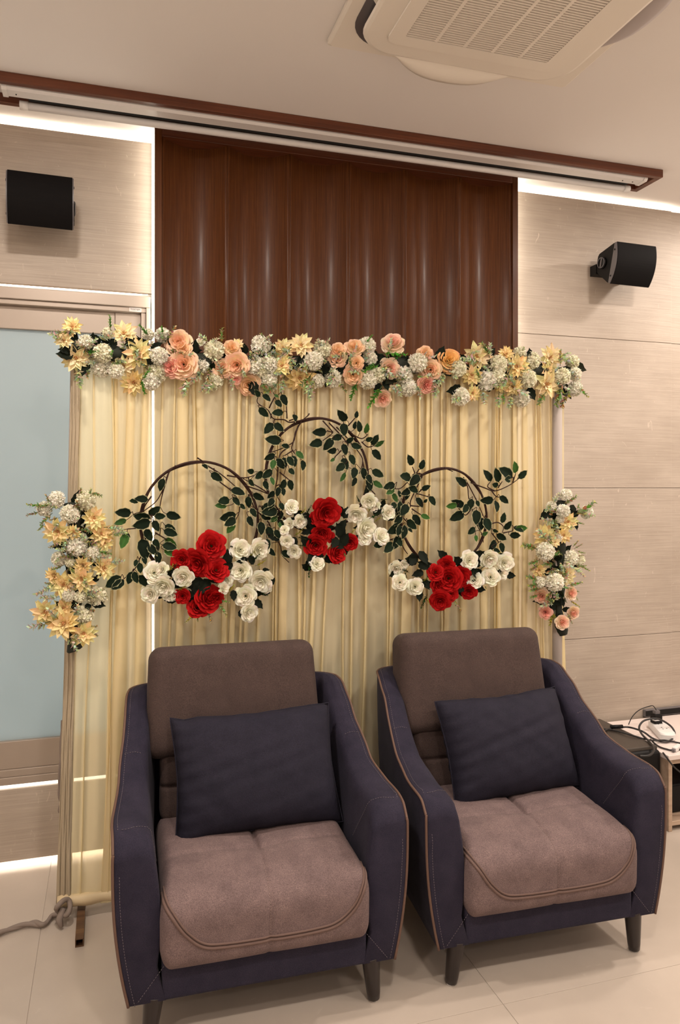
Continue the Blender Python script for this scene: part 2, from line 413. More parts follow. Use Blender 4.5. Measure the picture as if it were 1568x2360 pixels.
# ================================================================== projection screen in ceiling recess frame
SX0, SX1, SY0, SY1 = -0.46, 2.222, 2.617, 2.782
scx = (SX0+SX1)/2
fr = thing('screen_recess_frame', 'long reddish wooden frame on the ceiling around the roller screen', 'frame', (scx, 2.70, CEIL))
def fbox(name, x0, x1, y0, y1, z0, z1): box(name, x0-scx, x1-scx, y0-2.70, y1-2.70, z0-CEIL, z1-CEIL, M['teak_x'], fr, 0.0012, seg=1)
fbox('frame_rail', SX0, SX1, SY0, SY0+0.022, 2.668, CEIL-0.0005)
fbox('frame_rail', SX0, SX1, SY1-0.022, SY1, 2.668, CEIL-0.0005)
fbox('frame_end', SX1-0.028, SX1, SY0+0.022, SY1-0.022, 2.668, CEIL-0.0005)
fbox('frame_end', SX0, SX0+0.028, SY0+0.022, SY1-0.022, 2.668, CEIL-0.0005)
ps = thing('projection_screen', 'white rolled-up projection screen casing inside the wooden ceiling frame', 'projector screen', (scx, 2.68, 2.66))
mb = MB(); prof = [(2.645, 2.698), (2.645, 2.667), (2.652, 2.659), (2.695, 2.659), (2.702, 2.664), (2.702, 2.698)]
def extrude_x(mb, prof, x0, x1, off):
    n = len(prof); mb.add([(x0-off[0], y-off[1], z-off[2]) for y, z in prof]+[(x1-off[0], y-off[1], z-off[2]) for y, z in prof],
        [tuple(range(n)), tuple(range(n, 2*n))[::-1]]+[(i, i+n, (i+1) % n+n, (i+1) % n) for i in range(n)])
off = (scx, 2.68, 2.66)
extrude_x(mb, prof, -0.315, 2.150, off); case = mb.build('case', M['screencase'], ps, smooth=False)
for a, b in ((-0.331, -0.315), (2.150, 2.166)):
    mb = MB(); extrude_x(mb, [(y+(0.003 if y > 2.67 else -0.003), z-(0.003 if z < 2.67 else 0)) for y, z in prof], a, b, off); mb.build('end_cap', M['white'], ps, smooth=False)
mb = MB(); mb.box(-0.255-off[0], 2.12-off[0], 2.7025-off[1], 2.724-off[1], 2.664-off[2], 2.698-off[2]); mb.build('roll_slot', M['slot'], ps, smooth=False)
mb = MB(); mb.tube([(-0.262-off[0], 2.737-off[1], 2.654-off[2]), (2.122-off[0], 2.737-off[1], 2.654-off[2])], 0.0125, 16); bbar = mb.build('bottom_bar', M['screencase'], ps)
for a, b in ((-0.285, -0.258), (2.118, 2.145)):
    mb = MB(); mb.tube([(a-off[0], 2.737-off[1], 2.654-off[2]), (b-off[0], 2.737-off[1], 2.654-off[2])], 0.0145, 16); mb.build('bar_end_cap', M['white'], bbar)
for px_, py_ in ((14, 216), (36, 219), (1441, 424), (1464, 421)):
    p = W(px_, py_, 2.66); mb = MB(); mb.box(-0.002, 0.002, -0.002, 0.002, -0.002, 0.002); mb.build('screw', M['ink'], case, (p.x-off[0], 2.675-off[1], 2.6585-off[2]), smooth=False)

# ================================================================== ceiling cassette air conditioner
AC = Vector((1.03, 1.75, CEIL))
ac = thing('ceiling_air_conditioner', 'ivory ceiling cassette air conditioner with a slatted square grille', 'air conditioner', AC)
def rrect(hx, hy, r, n=8):
    out = []
    for cx, cy, a0 in ((hx-r, hy-r, 0), (-hx+r, hy-r, PI/2), (-hx+r, -hy+r, PI), (hx-r, -hy+r, 1.5*PI)):
        for k in range(n+1):
            a = a0+PI/2*k/n; out.append((cx+r*math.cos(a), cy+r*math.sin(a)))
    return out
def stack(name, loops, m, par, cap0=True, cap1=True, smooth=True):
    n = len(loops[0]); vs = [p for l in loops for p in l]; fs = []
    for i in range(len(loops)-1):
        for k in range(n): fs.append((i*n+k, i*n+(k+1) % n, (i+1)*n+(k+1) % n, (i+1)*n+k))
    if cap0: fs.append(tuple(range(n)))
    if cap1: fs.append(tuple(range((len(loops)-1)*n, len(loops)*n)))
    me = mesh(name, vs, fs, m, False); bm = bmesh.new(); bm.from_mesh(me); bmesh.ops.recalc_face_normals(bm, faces=bm.faces); bm.to_mesh(me); bm.free()
    return link(name, me, par)
def zl(l, z): return [(x, y, z) for x, y in l]
stack('base_plate', [zl(rrect(.408,.408,.012,4), -0.001), zl(rrect(.408,.408,.012,4), -0.012), zl(rrect(.400,.400,.012,4), -0.018)], M['acwhite'], ac)
stack('air_channel', [zl(rrect(.366,.366,.12), -0.0175), zl(rrect(.366,.366,.12), -0.0195)], M['greyplastic'], ac)
stack('inner_panel', [zl(rrect(.322,.322,.11), -0.018), zl(rrect(.340,.340,.11), -0.030), zl(rrect(.346,.346,.11), -0.040), zl(rrect(.343,.343,.11), -0.047), zl(rrect(.334,.334,.105), -0.050), zl(rrect(.272,.272,.03), -0.0515)], M['acwhite'], ac)
# intake frame around the grille
def ring(name, o, i, z0, z1, m, par):
    n = len(o); vs = zl(o, z0)+zl(o, z1)+zl(i, z1)+zl(i, z0); fs = []
    for a in range(3):
        for k in range(n): fs.append((a*n+k, a*n+(k+1) % n, (a+1)*n+(k+1) % n, (a+1)*n+k))
    me = mesh(name, vs, fs, m, False); bm = bmesh.new(); bm.from_mesh(me); bmesh.ops.recalc_face_normals(bm, faces=bm.faces); bm.to_mesh(me); bm.free()
    return link(name, me, par)
inf = ring('intake_frame', rrect(.272,.272,.03), rrect(.228,.228,.006), -0.049, -0.058, M['acwhite'], ac)
stack('intake_filter', [zl(rrect(.228,.228,.006), -0.0516), zl(rrect(.228,.228,.006), -0.0520)], M['acgrey'], ac)
SM = box_me('slat', -0.227, 0.227, -0.0022, 0.0022, -0.0575, -0.0522, M['acwhite'])
ns = 46
for k in range(ns): link('slat', SM, inf, (0, -0.222+0.444*k/(ns-1), 0))
RM = box_me('grille_rib', -0.005, 0.005, -0.227, 0.227, -0.0578, -0.0525, M['acwhite'])
for x in (-0.135, -0.045, 0.045, 0.135): link('grille_rib', RM, inf, (x, 0, 0))
def flap_me():
    vs = []; fs = []; n = 16; m_ = 6
    for i in range(n+1):
        t = -1+2*i/n; wd = 0.075*(1-abs(t)**2.6)+0.006
        for j in range(m_+1):
            s = j/m_; a = s*wd
            vs.append((t*0.205, a, -0.012*math.sin(s*PI)-0.30*a))
    k = len(vs); vs += [(x, y, z+0.006) for x, y, z in vs]
    for i in range(n):
        for j in range(m_):
            a = i*(m_+1)+j; q = (a, a+m_+1, a+m_+2, a+1); fs.append(q); fs.append(tuple(i_+k for i_ in q[::-1]))
    for i in range(n):
        a = i*(m_+1); fs.append((a, a+k, a+m_+1+k, a+m_+1)); b = a+m_; fs.append((b, b+m_+1, b+m_+1+k, b+k))
    return fs, vs
ff, fv = flap_me(); FL = mesh('air_flap', fv, ff, M['acwhite']); FLg = mesh('air_flap', fv, ff, M['acgrey'])
link('air_flap', FL, ac, (-0.02, 0.338, -0.030), (math.radians(-4), 0, 0))
link('air_flap', FLg, ac, (0.325, -0.02, -0.020), (math.radians(2), 0, -PI/2))
link('air_flap', FL, ac, (-0.325, -0.03, -0.020), (math.radians(4), 0, PI/2))
link('air_flap', FL, ac, (0, -0.325, -0.020), (math.radians(2), 0, PI))
mb = MB(); mb.box(-0.375, -0.345, -0.20, 0.14, -0.0205, -0.0195); mb.build('outlet_slot', M['slot'], ac, smooth=False)

# ================================================================== wall loudspeakers
def speaker(name, label, loc, tilt, yaw, L=0.208):
    t = thing(name, label, 'speaker', loc, 0, 'wall-mounted loudspeakers')
    R = Matrix.Rotation(yaw, 4, 'Z') @ Matrix.Rotation(tilt, 4, 'X')
    q = R.to_quaternion()
    # side profile: (depth y, height z); front = -y
    body = [(-0.055, 0.084), (-0.030, 0.084), (0.060, 0.040), (0.066, 0.028), (0.066, -0.028), (0.060, -0.040), (-0.030, -0.084), (-0.055, -0.084)]
    def ex(prof, x0, x1, nm, m, bev=0.002):
        bm = bmesh.new(); a = [bm.verts.new((x0, y, z)) for y, z in prof]; b = [bm.verts.new((x1, y, z)) for y, z in prof]; n = len(prof)
        bm.faces.new(a); bm.faces.new(b[::-1])
        for i in range(n): bm.faces.new((a[i], b[i], b[(i+1) % n], a[(i+1) % n]))
        bmesh.ops.recalc_face_normals(bm, faces=bm.faces)
        if bev: bmesh.ops.bevel(bm, geom=list(bm.edges), offset=bev, segments=2, affect='EDGES')
        return link(nm, bm_mesh(nm, bm, m), t, (0,0,0), q)
    ex(body, -L/2+0.004, L/2-0.004, 'cabinet', M['black'])
    arc = [(-0.058-0.022*(1-(k/8)**2), 0.088*k/8) for k in range(8, -9, -1)]
    ex(arc+[(-0.054, -0.088), (-0.054, 0.088)], -L/2, L/2, 'grille', M['blackgrille'], 0.0)
    rim = [(-0.056-0.020*(1-(k/8)**2), 0.086*k/8) for k in range(8, -9, -1)]+[(-0.046, -0.084), (-0.046, 0.084)]
    for sx in (-1, 1):
        c = ex(rim, sx*(L/2+0.0002), sx*(L/2+0.004), 'end_trim', M['greyplastic'], 0.0)
        for zz in (0.055, -0.055):
            mb = MB(); mb.tube([(0, 0, 0), (sx*0.002, 0, 0)], 0.004, 10); under(mb.build('trim_screw', M['slot'], t, q @ Vector((sx*(L/2+0.004), -0.055, zz)), q), c)
        mb = MB(); mb.tube([(sx*(L/2-0.003), 0.022, 0), (sx*(L/2+0.007), 0.022, 0)], 0.026, 24); kn = mb.build('bracket_knob', M['black'], t, (0,0,0), q)
        mb = MB(); mb.tube([(sx*(L/2+0.008), 0.022+0.022*math.cos(a), 0.022*math.sin(a)) for a in [2*PI*i/24 for i in range(24)]], 0.0018, 6, closed=True); under(mb.build('knob_ring', M['greyplastic'], t, (0,0,0), q), kn)
        mb = MB(); mb.box(sx*(L/2+0.007)-0.0015, sx*(L/2+0.007)+0.0035, 0.018, 0.026, -0.019, 0.019); under(mb.build('knob_grip', M['greyplastic'], t, (0,0,0), q, False), kn)
    wy = WALL-loc[1]
    mb = MB(); mb.box(-L/2-0.002, L/2+0.002, wy-0.045, wy-0.001, -0.032, 0.012); mb.build('wall_bracket', M['black'], t, smooth=False)
    return t
speaker('wall_speaker', 'black wall loudspeaker mounted above the frosted window', (*W(95, 470, 2.835).xy, W(95, 470, 2.835).z), math.radians(8), math.radians(2))
p = W(1440, 611, 2.835)
speaker('wall_speaker', 'black wall loudspeaker tilted on a bracket on the bare stone wall', tuple(p), math.radians(15), math.radians(2), 0.205)

# ================================================================== downlights (behind the camera)
for i, (x, y, pw) in enumerate(DOWN):
    t = thing('downlight', 'round recessed ceiling downlight', 'lamp', (x, y, CEIL), 0, 'recessed ceiling downlights')
    link('bezel', lathe('bezel', [(0.055, -0.001), (0.075, -0.001), (0.072, -0.006), (0.056, -0.006)], M['white'], 24), t)
    ld = bpy.data.lights.new('downlight_lamp', 'AREA'); ld.shape = 'DISK'; ld.size = 0.15; ld.energy = pw; ld.color = WARM
    lo = bpy.data.objects.new('downlight_lamp', ld); COL.objects.link(lo); lo.parent = t; lo.location = (0, 0, -0.008)

# ================================================================== backdrop stand and sheer curtain
BY = 2.55
BX0, BX1 = -0.086, 1.690
stand = thing('backdrop_stand', 'metal backdrop stand with taupe-wrapped posts and rusty square feet behind the cream drape', 'stand', ((BX0+BX1)/2, BY, 0))
so = Vector(((BX0+BX1)/2, BY, 0))
for x, lean, yy in ((BX0-0.012, -0.035, 0.026), (W(1285, 1000, BY-0.036).x, 0.0, -0.036)):
    mb = MB(); mb.tube([(x-so.x+lean, yy, 0.03), (x-so.x, yy, 1.80)], 0.0185, 14); mb.build('post', M['post'], stand)
mb = MB(); mb.tube([(BX0-so.x-0.02, 0.026, 1.79), (BX1-so.x, 0.026, 1.79)], 0.015, 14); mb.build('crossbar', M['post'], stand)
mb = MB(); mb.tube([(BX0-so.x-0.05, 0.004, 0.055), (BX1-so.x, 0.004, 0.055)], 0.012, 12); mb.build('bottom_bar', M['post'], stand)
def square_tube(L, a, th, m):
    mb = MB(); h = a/2
    o = [(-h, 0), (h, 0), (h, a), (-h, a)]; i = [(-h+th, th), (h-th, th), (h-th, a-th), (-h+th, a-th)]
    for y in (0, L): mb.add([(x, y, z) for x, z in o]+[(x, y, z) for x, z in i], [(k, (k+1) % 4, (k+1) % 4+4, k+4) for k in range(4)])
    b = [(0+k, 8+k) for k in range(4)]
    mb.f += [(k, (k+1) % 4, 8+(k+1) % 4, 8+k) for k in range(4)]+[(4+k, 4+(k+1) % 4, 12+(k+1) % 4, 12+k) for k in range(4)]
    return mb.me('foot', m, False)
FT = square_tube(0.40, 0.024, 0.0025, M['rust'])
for x in (W(183, 2175, 2.372).x, BX1-0.03):
    link('foot', FT, stand, (x-so.x, 2.372-so.y, 0.0005))

def noise1(seed, n=9, lo=0.6, hi=6.0):
    rr = random.Random(seed); T = [(rr.uniform(lo, hi), rr.uniform(0, 2*PI), rr.uniform(0.4, 1)) for _ in range(n)]
    tot = sum(a for _, _, a in T)
    return lambda x: sum(a*math.sin(2*PI*f*x+p) for f, p, a in T)/tot*1.8
def curtain():
    """one sheet that lies flat between pleats and doubles back on itself at every pleat"""
    rr = random.Random(21); NR = 30
    U = [0.0]; kinds = []            # sheet stations: (x position along the drape, back-step width)
    x = 0.03; pl = []
    while x < 0.985:
        bay = x < 0.085 or x > 0.90
        w_ = rr.choice((0.0022, 0.003, 0.004, 0.007, 0.012, 0.018)) if x > 0.085 else rr.choice((0.002, 0.003, 0.005))
        pl.append((x, w_, rr.uniform(-0.016, 0.016) if x < 0.9 else rr.uniform(0.0, 0.03), rr.uniform(0.5, 1.4), rr.uniform(0.004, 0.011)))
        x += w_+rr.choice((0.0015, 0.003, 0.005, 0.008, 0.013, 0.020, 0.028))
    n3, n4, n5 = noise1(3, 8, 0.5, 4), noise1(23, 10, 8, 30), noise1(31, 8, 2, 9)
    rows = []
    for j in range(NR+1):
        h = j/NR; z = 1.785-h*(1.785-0.038); xl = BX0-0.004-0.055*h**1.5; xr = BX1+0.006; wd = xr-xl
        row = [(xl, 0.0)]; prev = xl
        for k, (px, w_, dr, gr, dy) in enumerate(pl):
            c = px+dr*(h-0.1)+0.004*n3(px*2+0.5*h); X = xl+wd*c; ww = w_*wd*(1+(gr-1)*h)*(0.9+0.2*math.sin(5*h+k))
            a, b = X-ww/2, X+ww/2
            for q in range(1, 5):
                t = q/5; xx = lerp(prev, a, t); bow = (a-prev)*0.16*math.sin(PI*t)
                row.append((xx, -bow+0.0018*n4(xx*0.6+0.05*h)+0.003*n5(xx*0.5)))
            row += [(a, -0.001), (b-0.001, -dy*0.35), (b+0.0012, -dy*0.7), (lerp(a, b, 0.5), -dy), (a-0.001, -dy*1.1), (a-0.0008, -dy*1.5), (lerp(a, b, 0.5), -dy*1.7), (b, -dy*1.1)]
            prev = b
        row += [(lerp(prev, xr, q/5), 0.002*math.sin(q)) for q in range(1, 6)]
        rows.append([(px_-so.x, py_-0.002-(0.006*max(0, (h-0.965)/0.035)), z) for px_, py_ in row])
    W_ = len(rows[0]); vs = [p for r_ in rows for p in r_]
    fs = [(j*W_+i, j*W_+i+1, (j+1)*W_+i+1, (j+1)*W_+i) for j in range(NR) for i in range(W_-1)]
    return mesh('sheer_panel', vs, fs, M['sheer'])
cur = thing('backdrop_curtain', 'gathered cream sheer backdrop curtain hanging behind the armchairs', 'curtain', (so.x, so.y, 0.03))
link('sheer_panel', curtain(), cur, (0, 0, -0.03))
# bunched side edge on the window side
def side_drape():
    vs = []; fs = []; NR, NC = 40, 28
    nn = noise1(77, 6, 0.4, 3)
    for j in range(NR+1):
        h = j/NR; z = 1.775-h*1.74
        x1 = BX0+0.000-0.030*h; x0 = BX0-0.028-0.045*h**1.3
        for i in range(NC+1):
            t = i/NC; x = lerp(x0, x1, t)
            y = 0.0035*math.sin(2*PI*(2.6*t+0.45*nn(h)+0.5*h))+0.0020*math.sin(2*PI*(5.3*t+0.3*nn(h*1.7+2)))+0.012*(1-t)**2-0.012
            vs.append((x-so.x, y, z-0.03))
    for j in range(NR):
        for i in range(NC): a = j*(NC+1)+i; fs.append((a, a+1, a+NC+2, a+NC+1))
    return mesh('bunched_edge', vs, fs, M['sheer_edge'])
M['sheer_edge'] = mat('doubled_cream_fabric', (0.40, 0.325, 0.225), 0.8)
o = link('bunched_edge', side_drape(), cur); sm = o.modifiers.new('thick', 'SOLIDIFY'); sm.thickness = 0.002
# hem pocket round the bottom bar
mb = MB(); hx = noise1(9, 7, 4, 18)
mb.tube([(lerp(BX0-0.068, BX1, k/90)-so.x, -0.012, 0.028+0.0020*hx(k/90)) for k in range(91)], [0.0185+0.0018*math.sin(k*1.7)+0.001*math.sin(k*0.6) for k in range(91)], 12)
M['hem'] = mat('cream_hem', (0.62, 0.49, 0.30), 0.55)
mb.build('hem_pocket', M['hem'], cur, (0, 0, -0.0015))

# taupe cloth rope: knot, tail on the floor, and a hanging twist
def rope(name, label, pts, r, cat='cloth', n=10):
    P = spline(pts, n); t = thing(name, label, cat, P[0])
    mb = MB(); o0 = P[0]
    for k in range(2):
        q = []
        for i, p in enumerate(P):
            a = i*0.22+k*PI; d = r*0.42
            q.append(p-o0+Vector((d*math.cos(a)*0.7, d*math.cos(a)*0.7, d*math.sin(a)*0.8)))
        mb.tube(q, [r*(0.80+0.10*math.sin(i*0.23+k)) for i in range(len(q))], 9)
    mb.build('twisted_cloth', M['cloth_rope'], t); return t, o0
def fl(px, py, z=0.012):
    u = (px-784)/F_PX; s = (EYE-z)*F_PX/(py-HZ)
    return Vector((s*(sn+u*cs), s*(cs-u*sn), z))
t, o0 = rope('cloth_tie', 'twisted taupe cloth tie trailing across the floor from the drape corner', [fl(-60, 2182), fl(0, 2150), fl(40, 2136), fl(75, 2128), fl(100, 2131), fl(120, 2112), fl(140, 2104, 0.02), W(148, 2094, 2.515)], 0.0085)
mb = MB(); k0 = W(146, 2092, 2.50)
mb.tube([k0-o0+Vector((0.020*math.cos(a), 0.012*math.sin(2*a), 0.022*math.sin(a))) for a in [2*PI*i/20 for i in range(20)]], 0.008, 8, closed=True)
mb.tube([k0-o0+Vector((0.0,0,0)), k0-o0+Vector((-0.012, -0.01, -0.03)), k0-o0+Vector((-0.004, -0.02, -0.05))], [0.009, 0.011, 0.006], 8)
mb.build('knot', M['cloth_rope'], t)
rope('cloth_tie', 'twisted taupe cloth strip hanging down behind the drape edge by the window sill', [W(146, 1660, 2.60), W(143, 1700, 2.60), W(141, 1745, 2.60), W(139, 1790, 2.60), W(138, 1830, 2.60), W(142, 1850, 2.60), W(139, 1868, 2.60), W(146, 1872, 2.60)], 0.0065)

# ================================================================== flower kit
def petal(mb, L, Wd, phi, elev, c0, c1, r0=0.0, cup=0.25, curl=0.0, point=1.0, ruffle=0.0, nl=5, nw=4, z0=0.0, rnd=random, ctab=None):
    """one petal from the flower centre outwards; c0 base colour, c1 tip colour"""
    R = Matrix.Rotation(phi, 3, 'Z'); vs = []; cols = []
    rp = rnd.uniform(0, 6.28)
    for i in range(nl+1):
        t = i/nl
        wd = Wd*(math.sin(PI*min(1, t**0.75*0.93+0.05))**(0.75 if point < 1 else 1.0))
        if i == nl: wd = Wd*(0.03 if point >= 1 else 0.42)
        for j in range(nw+1):
            s = -1+2*j/nw
            x = r0+L*t*math.cos(elev+curl*t*0.6)
            z = z0+L*t*math.sin(elev+curl*t*0.6)+cup*Wd*s*s*math.sin(PI*min(t, 0.8))
            z += ruffle*Wd*math.sin(3.3*s+rp)*t
            vs.append(R @ Vector((x, wd*s*0.5, z)))
            k = t if ctab is None else ctab(t, s)
            cols.append(tuple(lerp(a, b, k) for a, b in zip(c0, c1)))
    fs = [(i*(nw+1)+j, (i+1)*(nw+1)+j, (i+1)*(nw+1)+j+1, i*(nw+1)+j+1) for i in range(nl) for j in range(nw)]
    mb.add(vs, fs, cols)
def ball(mb, c, r, col, n=8, m=5):
    vs = []; fs = []
    for i in range(m+1):
        a = PI*i/m
        for k in range(n): vs.append(Vector(c)+Vector((r*math.sin(a)*math.cos(2*PI*k/n), r*math.sin(a)*math.sin(2*PI*k/n), r*math.cos(a))))
    for i in range(m):
        for k in range(n): fs.append((i*n+k, i*n+(k+1) % n, (i+1)*n+(k+1) % n, (i+1)*n+k))
    mb.add(vs, fs, col)
def dahlia(seed, c1, c0):
    r = random.Random(seed); mb = MB()
    kt = lambda t, s: min(1, max(0, (t-0.02)/0.28))
    for n, L, Wd, el, of in ((7, 1.0, 0.46, 0.10, 0), (7, 0.92, 0.44, 0.36, 0.45), (6, 0.66, 0.34, 0.75, 0.2), (5, 0.40, 0.22, 1.05, 0.5)):
        for k in range(n):
            c = tuple(x*r.uniform(0.9, 1.06) for x in c1)
            petal(mb, L*r.uniform(0.88, 1.08), Wd*r.uniform(0.9, 1.1), 2*PI*k/n+of+r.uniform(-.12, .12), el+r.uniform(-.14, .14), c0, c, 0.04, 0.30, -0.25*r.random(), 1.0, 0.10, 6, 4, 0, r, kt)
    for k in range(7):
        a = r.uniform(0, 6.28); d = 0.10*r.random(); mb.tube([(d*math.cos(a), d*math.sin(a), 0.05), (1.9*d*math.cos(a), 1.9*d*math.sin(a), 0.28)], 0.022, 5, (0.62, 0.36, 0.14))
    ball(mb, (0,0,0.02), 0.13, (0.70, 0.34, 0.16)); ball(mb, (0,0,-0.20), 0.16, (0.05, 0.07, 0.03)); return mb.me('dahlia', M['petal'])
def pompom(seed, c1, c0):
    r = random.Random(seed); mb = MB(); ball(mb, (0,0,0.12), 0.66, c0, 12, 8)
    N = 170
    for k in range(N):
        zz = 1-1.55*(k+0.5)/N; a = k*2.39996
        d = Vector((math.sqrt(max(0, 1-zz*zz))*math.cos(a), math.sqrt(max(0, 1-zz*zz))*math.sin(a), zz))
        m2 = MB(); petal(m2, 0.38*r.uniform(0.8, 1.1), 0.36, r.uniform(0, 6.28), PI/2*0.78, c0, tuple(x*r.uniform(0.93, 1.03) for x in c1), 0, 0.35, -0.7, 0.5, 0.25, 2, 2, 0, r)
        q = Vector((0,0,1)).rotation_difference(d)
        mb.add([q @ v+d*0.60+Vector((0,0,0.12)) for v in m2.v], m2.f, m2.c)
    return mb.me('pompom_flower', M['petal'])
def cup_petal(mb, phi, half, Rm, Hm, lip, c0, c1, r, ruf, nl=6, nw=6, z0=0.0):
    rp = r.uniform(0, 6.28); vs = []; cols = []
    for i in range(nl+1):
        t = i/nl
        for j in range(nw+1):
            s = -1+2*j/nw
            tt = t*(1-0.16*s*s*s*s-0.05*s*s)
            rad = Rm*math.sin(PI/2*tt**0.8)*(1+0.05*math.sin(rp+2*s))+lip*max(0, tt-0.62)**2*3.0
            z = z0+Hm*tt**1.35-lip*max(0, tt-0.72)**2*1.6+ruf*math.sin(4.0*s+rp)*tt*tt*0.35+0.05*Hm*math.cos(rp+s)
            hw = half*(0.45+0.55*math.sin(PI/2*min(1, t*1.6)))*(1-0.12*max(0, t-0.8)*5*0.4)
            rad *= 1+0.10*ruf*math.sin(5*s+rp*2)*tt
            a = phi+s*hw; vs.append((rad*math.cos(a), rad*math.sin(a), z))
            k = tt**1.7; cols.append(tuple(lerp(x_, y_, k) for x_, y_ in zip(c0, c1)))
    mb.add(vs, [(i*(nw+1)+j, (i+1)*(nw+1)+j, (i+1)*(nw+1)+j+1, i*(nw+1)+j+1) for i in range(nl) for j in range(nw)], cols)
def rose(seed, cin, cout, cbase, open_=0.0, spread=1.0, ruf=0.14):
    r = random.Random(seed); mb = MB()
    lay = ((3, 0.20, 0.86, 0.06, 1.1), (4, 0.36, 0.86, 0.16, 0.85), (5, 0.54, 0.78, 0.26, 0.72), (5, 0.72, 0.64, 0.34, 0.72), (6, 0.88*spread, 0.44, 0.40, 0.64), (5, 1.0*spread, 0.22, 0.36, 0.62))
    for li, (n, Rm, Hm, lip, half) in enumerate(lay):
        cc = tuple(lerp(a, b, li/5) for a, b in zip(cin, cout)); cb0 = tuple(lerp(a, b, 0.55) for a, b in zip(cbase, cc)) if li < 3 else cbase
        for k in range(n):
            cup_petal(mb, 2*PI*k/n+li*0.8+r.uniform(-.2, .2), half*r.uniform(0.85, 1.08), Rm*r.uniform(0.93, 1.07)*(1+open_*0.25), Hm*r.uniform(0.9, 1.08)*(1-open_*0.5), lip*(1+open_), cb0, tuple(x*r.uniform(0.93, 1.05) for x in cc), r, ruf)
    ball(mb, (0,0,-0.05), 0.17, (0.05, 0.09, 0.03))
    return mb
def cols_scale(c, k): return tuple(x*k for x in c)
CREAM, PINK = (0.94, 0.79, 0.42), (0.72, 0.26, 0.15)
IV, IV0 = (0.95, 0.91, 0.77), (0.66, 0.60, 0.44)
KIT = {}
KIT['D'] = [dahlia(s, c, PINK) for s, c in ((1, CREAM), (2, (0.94, 0.74, 0.38)), (3, (0.95, 0.82, 0.50)))]
KIT['P'] = [pompom(s, c, cols_scale(c, 0.90)) for s, c in ((4, IV), (5, (0.93, 0.89, 0.70)), (6, (0.96, 0.93, 0.82)))]
KIT['R'] = [rose(7, (0.95, 0.60, 0.36), (0.95, 0.60, 0.44), (0.96, 0.86, 0.50)).me('peach_rose', M['petal']),
            rose(8, (0.95, 0.50, 0.34), (0.95, 0.68, 0.52), (0.96, 0.85, 0.50), 0.10).me('peach_rose', M['petal'])]
KIT['Q'] = [rose(9, (0.90, 0.42, 0.32), (0.95, 0.80, 0.64), (0.95, 0.82, 0.56)).me('blush_rose', M['petal'])]
KIT['O'] = [rose(10, (0.95, 0.62, 0.20), (0.95, 0.48, 0.26), (0.95, 0.78, 0.34), 0.05).me('orange_rose', M['petal'])]
KIT['K'] = [rose(12, (0.88, 0.34, 0.30), (0.94, 0.52, 0.44), (0.92, 0.70, 0.50)).me('pink_rose', M['petal'])]
KIT['W'] = [rose(s, (0.94, 0.91, 0.78), (0.95, 0.93, 0.83), (0.88, 0.85, 0.64), o, 1.0, 0.24).me('white_rose', M['petal']) for s, o in ((13, 0.1), (14, 0.25), (15, 0.0))]
KIT['X'] = [rose(s, (0.44, 0.006, 0.007), (0.52, 0.010, 0.011), (0.34, 0.004, 0.005), o, 1.02, 0.20).me('red_flower', M['petal']) for s, o in ((16, 0.30), (17, 0.45), (18, 0.2))]
NAMES = {'D': 'dahlia', 'P': 'pompom_flower', 'R': 'peach_rose', 'Q': 'blush_rose', 'O': 'orange_rose', 'K': 'pink_rose', 'W': 'white_rose', 'X': 'red_flower'}
def leaf_mb(mb, L, Wd, cen, edge, fold=0.22, bend=-0.25, seed=0, serr=0.09):
    r = random.Random(seed); nl = 7; ss = (-1, -0.84, -0.4, 0, 0.4, 0.84, 1); vs = []; cs_ = []
    for i in range(nl+1):
        t = i/nl; wd = Wd*0.5*(math.sin(PI*t**0.72)**0.80*(1 if t < 0.8 else 0.72) if 0 < i < nl else 0.03)
        for j, s in enumerate(ss):
            k = 1+(serr*(1 if i % 2 else -1) if abs(s) == 1 and 0 < i < nl else 0)
            vs.append(Vector((wd*s*k, L*t, fold*wd*abs(s)+bend*L*t*t*0.5)))
            cs_.append(edge if abs(s) == 1 or i == nl else tuple(x*(1.25 if s == 0 else r.uniform(0.85, 1.1)) for x in cen))
    n = len(ss); mb.add(vs, [(i*n+j, i*n+j+1, (i+1)*n+j+1, (i+1)*n+j) for i in range(nl) for j in range(n-1)], cs_)
def one_leaf(name, *a, **k):
    mb = MB(); leaf_mb(mb, *a, **k); return mb.me(name, M['petal'])
DKG, BRG, EDG = (0.0055, 0.013, 0.0055), (0.036, 0.105, 0.020), (0.58, 0.56, 0.32)
LEAF = {'d': [one_leaf('leaf', 1, 0.60, cols_scale(DKG, k), EDG, 0.25, b, s) for s, k, b in ((1, 1, -0.3), (2, 1.3, 0.1), (3, 0.8, -0.5))],
        'b': [one_leaf('leaf', 1, 0.56, BRG, EDG, 0.25, -0.2, 4), one_leaf('leaf', 1, 0.50, (0.035, 0.09, 0.024), EDG, 0.25, 0.2, 5)],
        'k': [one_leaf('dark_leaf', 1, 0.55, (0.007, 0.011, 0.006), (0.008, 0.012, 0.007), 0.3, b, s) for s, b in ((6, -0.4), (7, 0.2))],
        'g': [one_leaf('dark_leaf', 1, 0.55, (0.016, 0.018, 0.009), (0.02, 0.024, 0.010), 0.3, b, s) for s, b in ((8, -0.4), (9, 0.3))]}
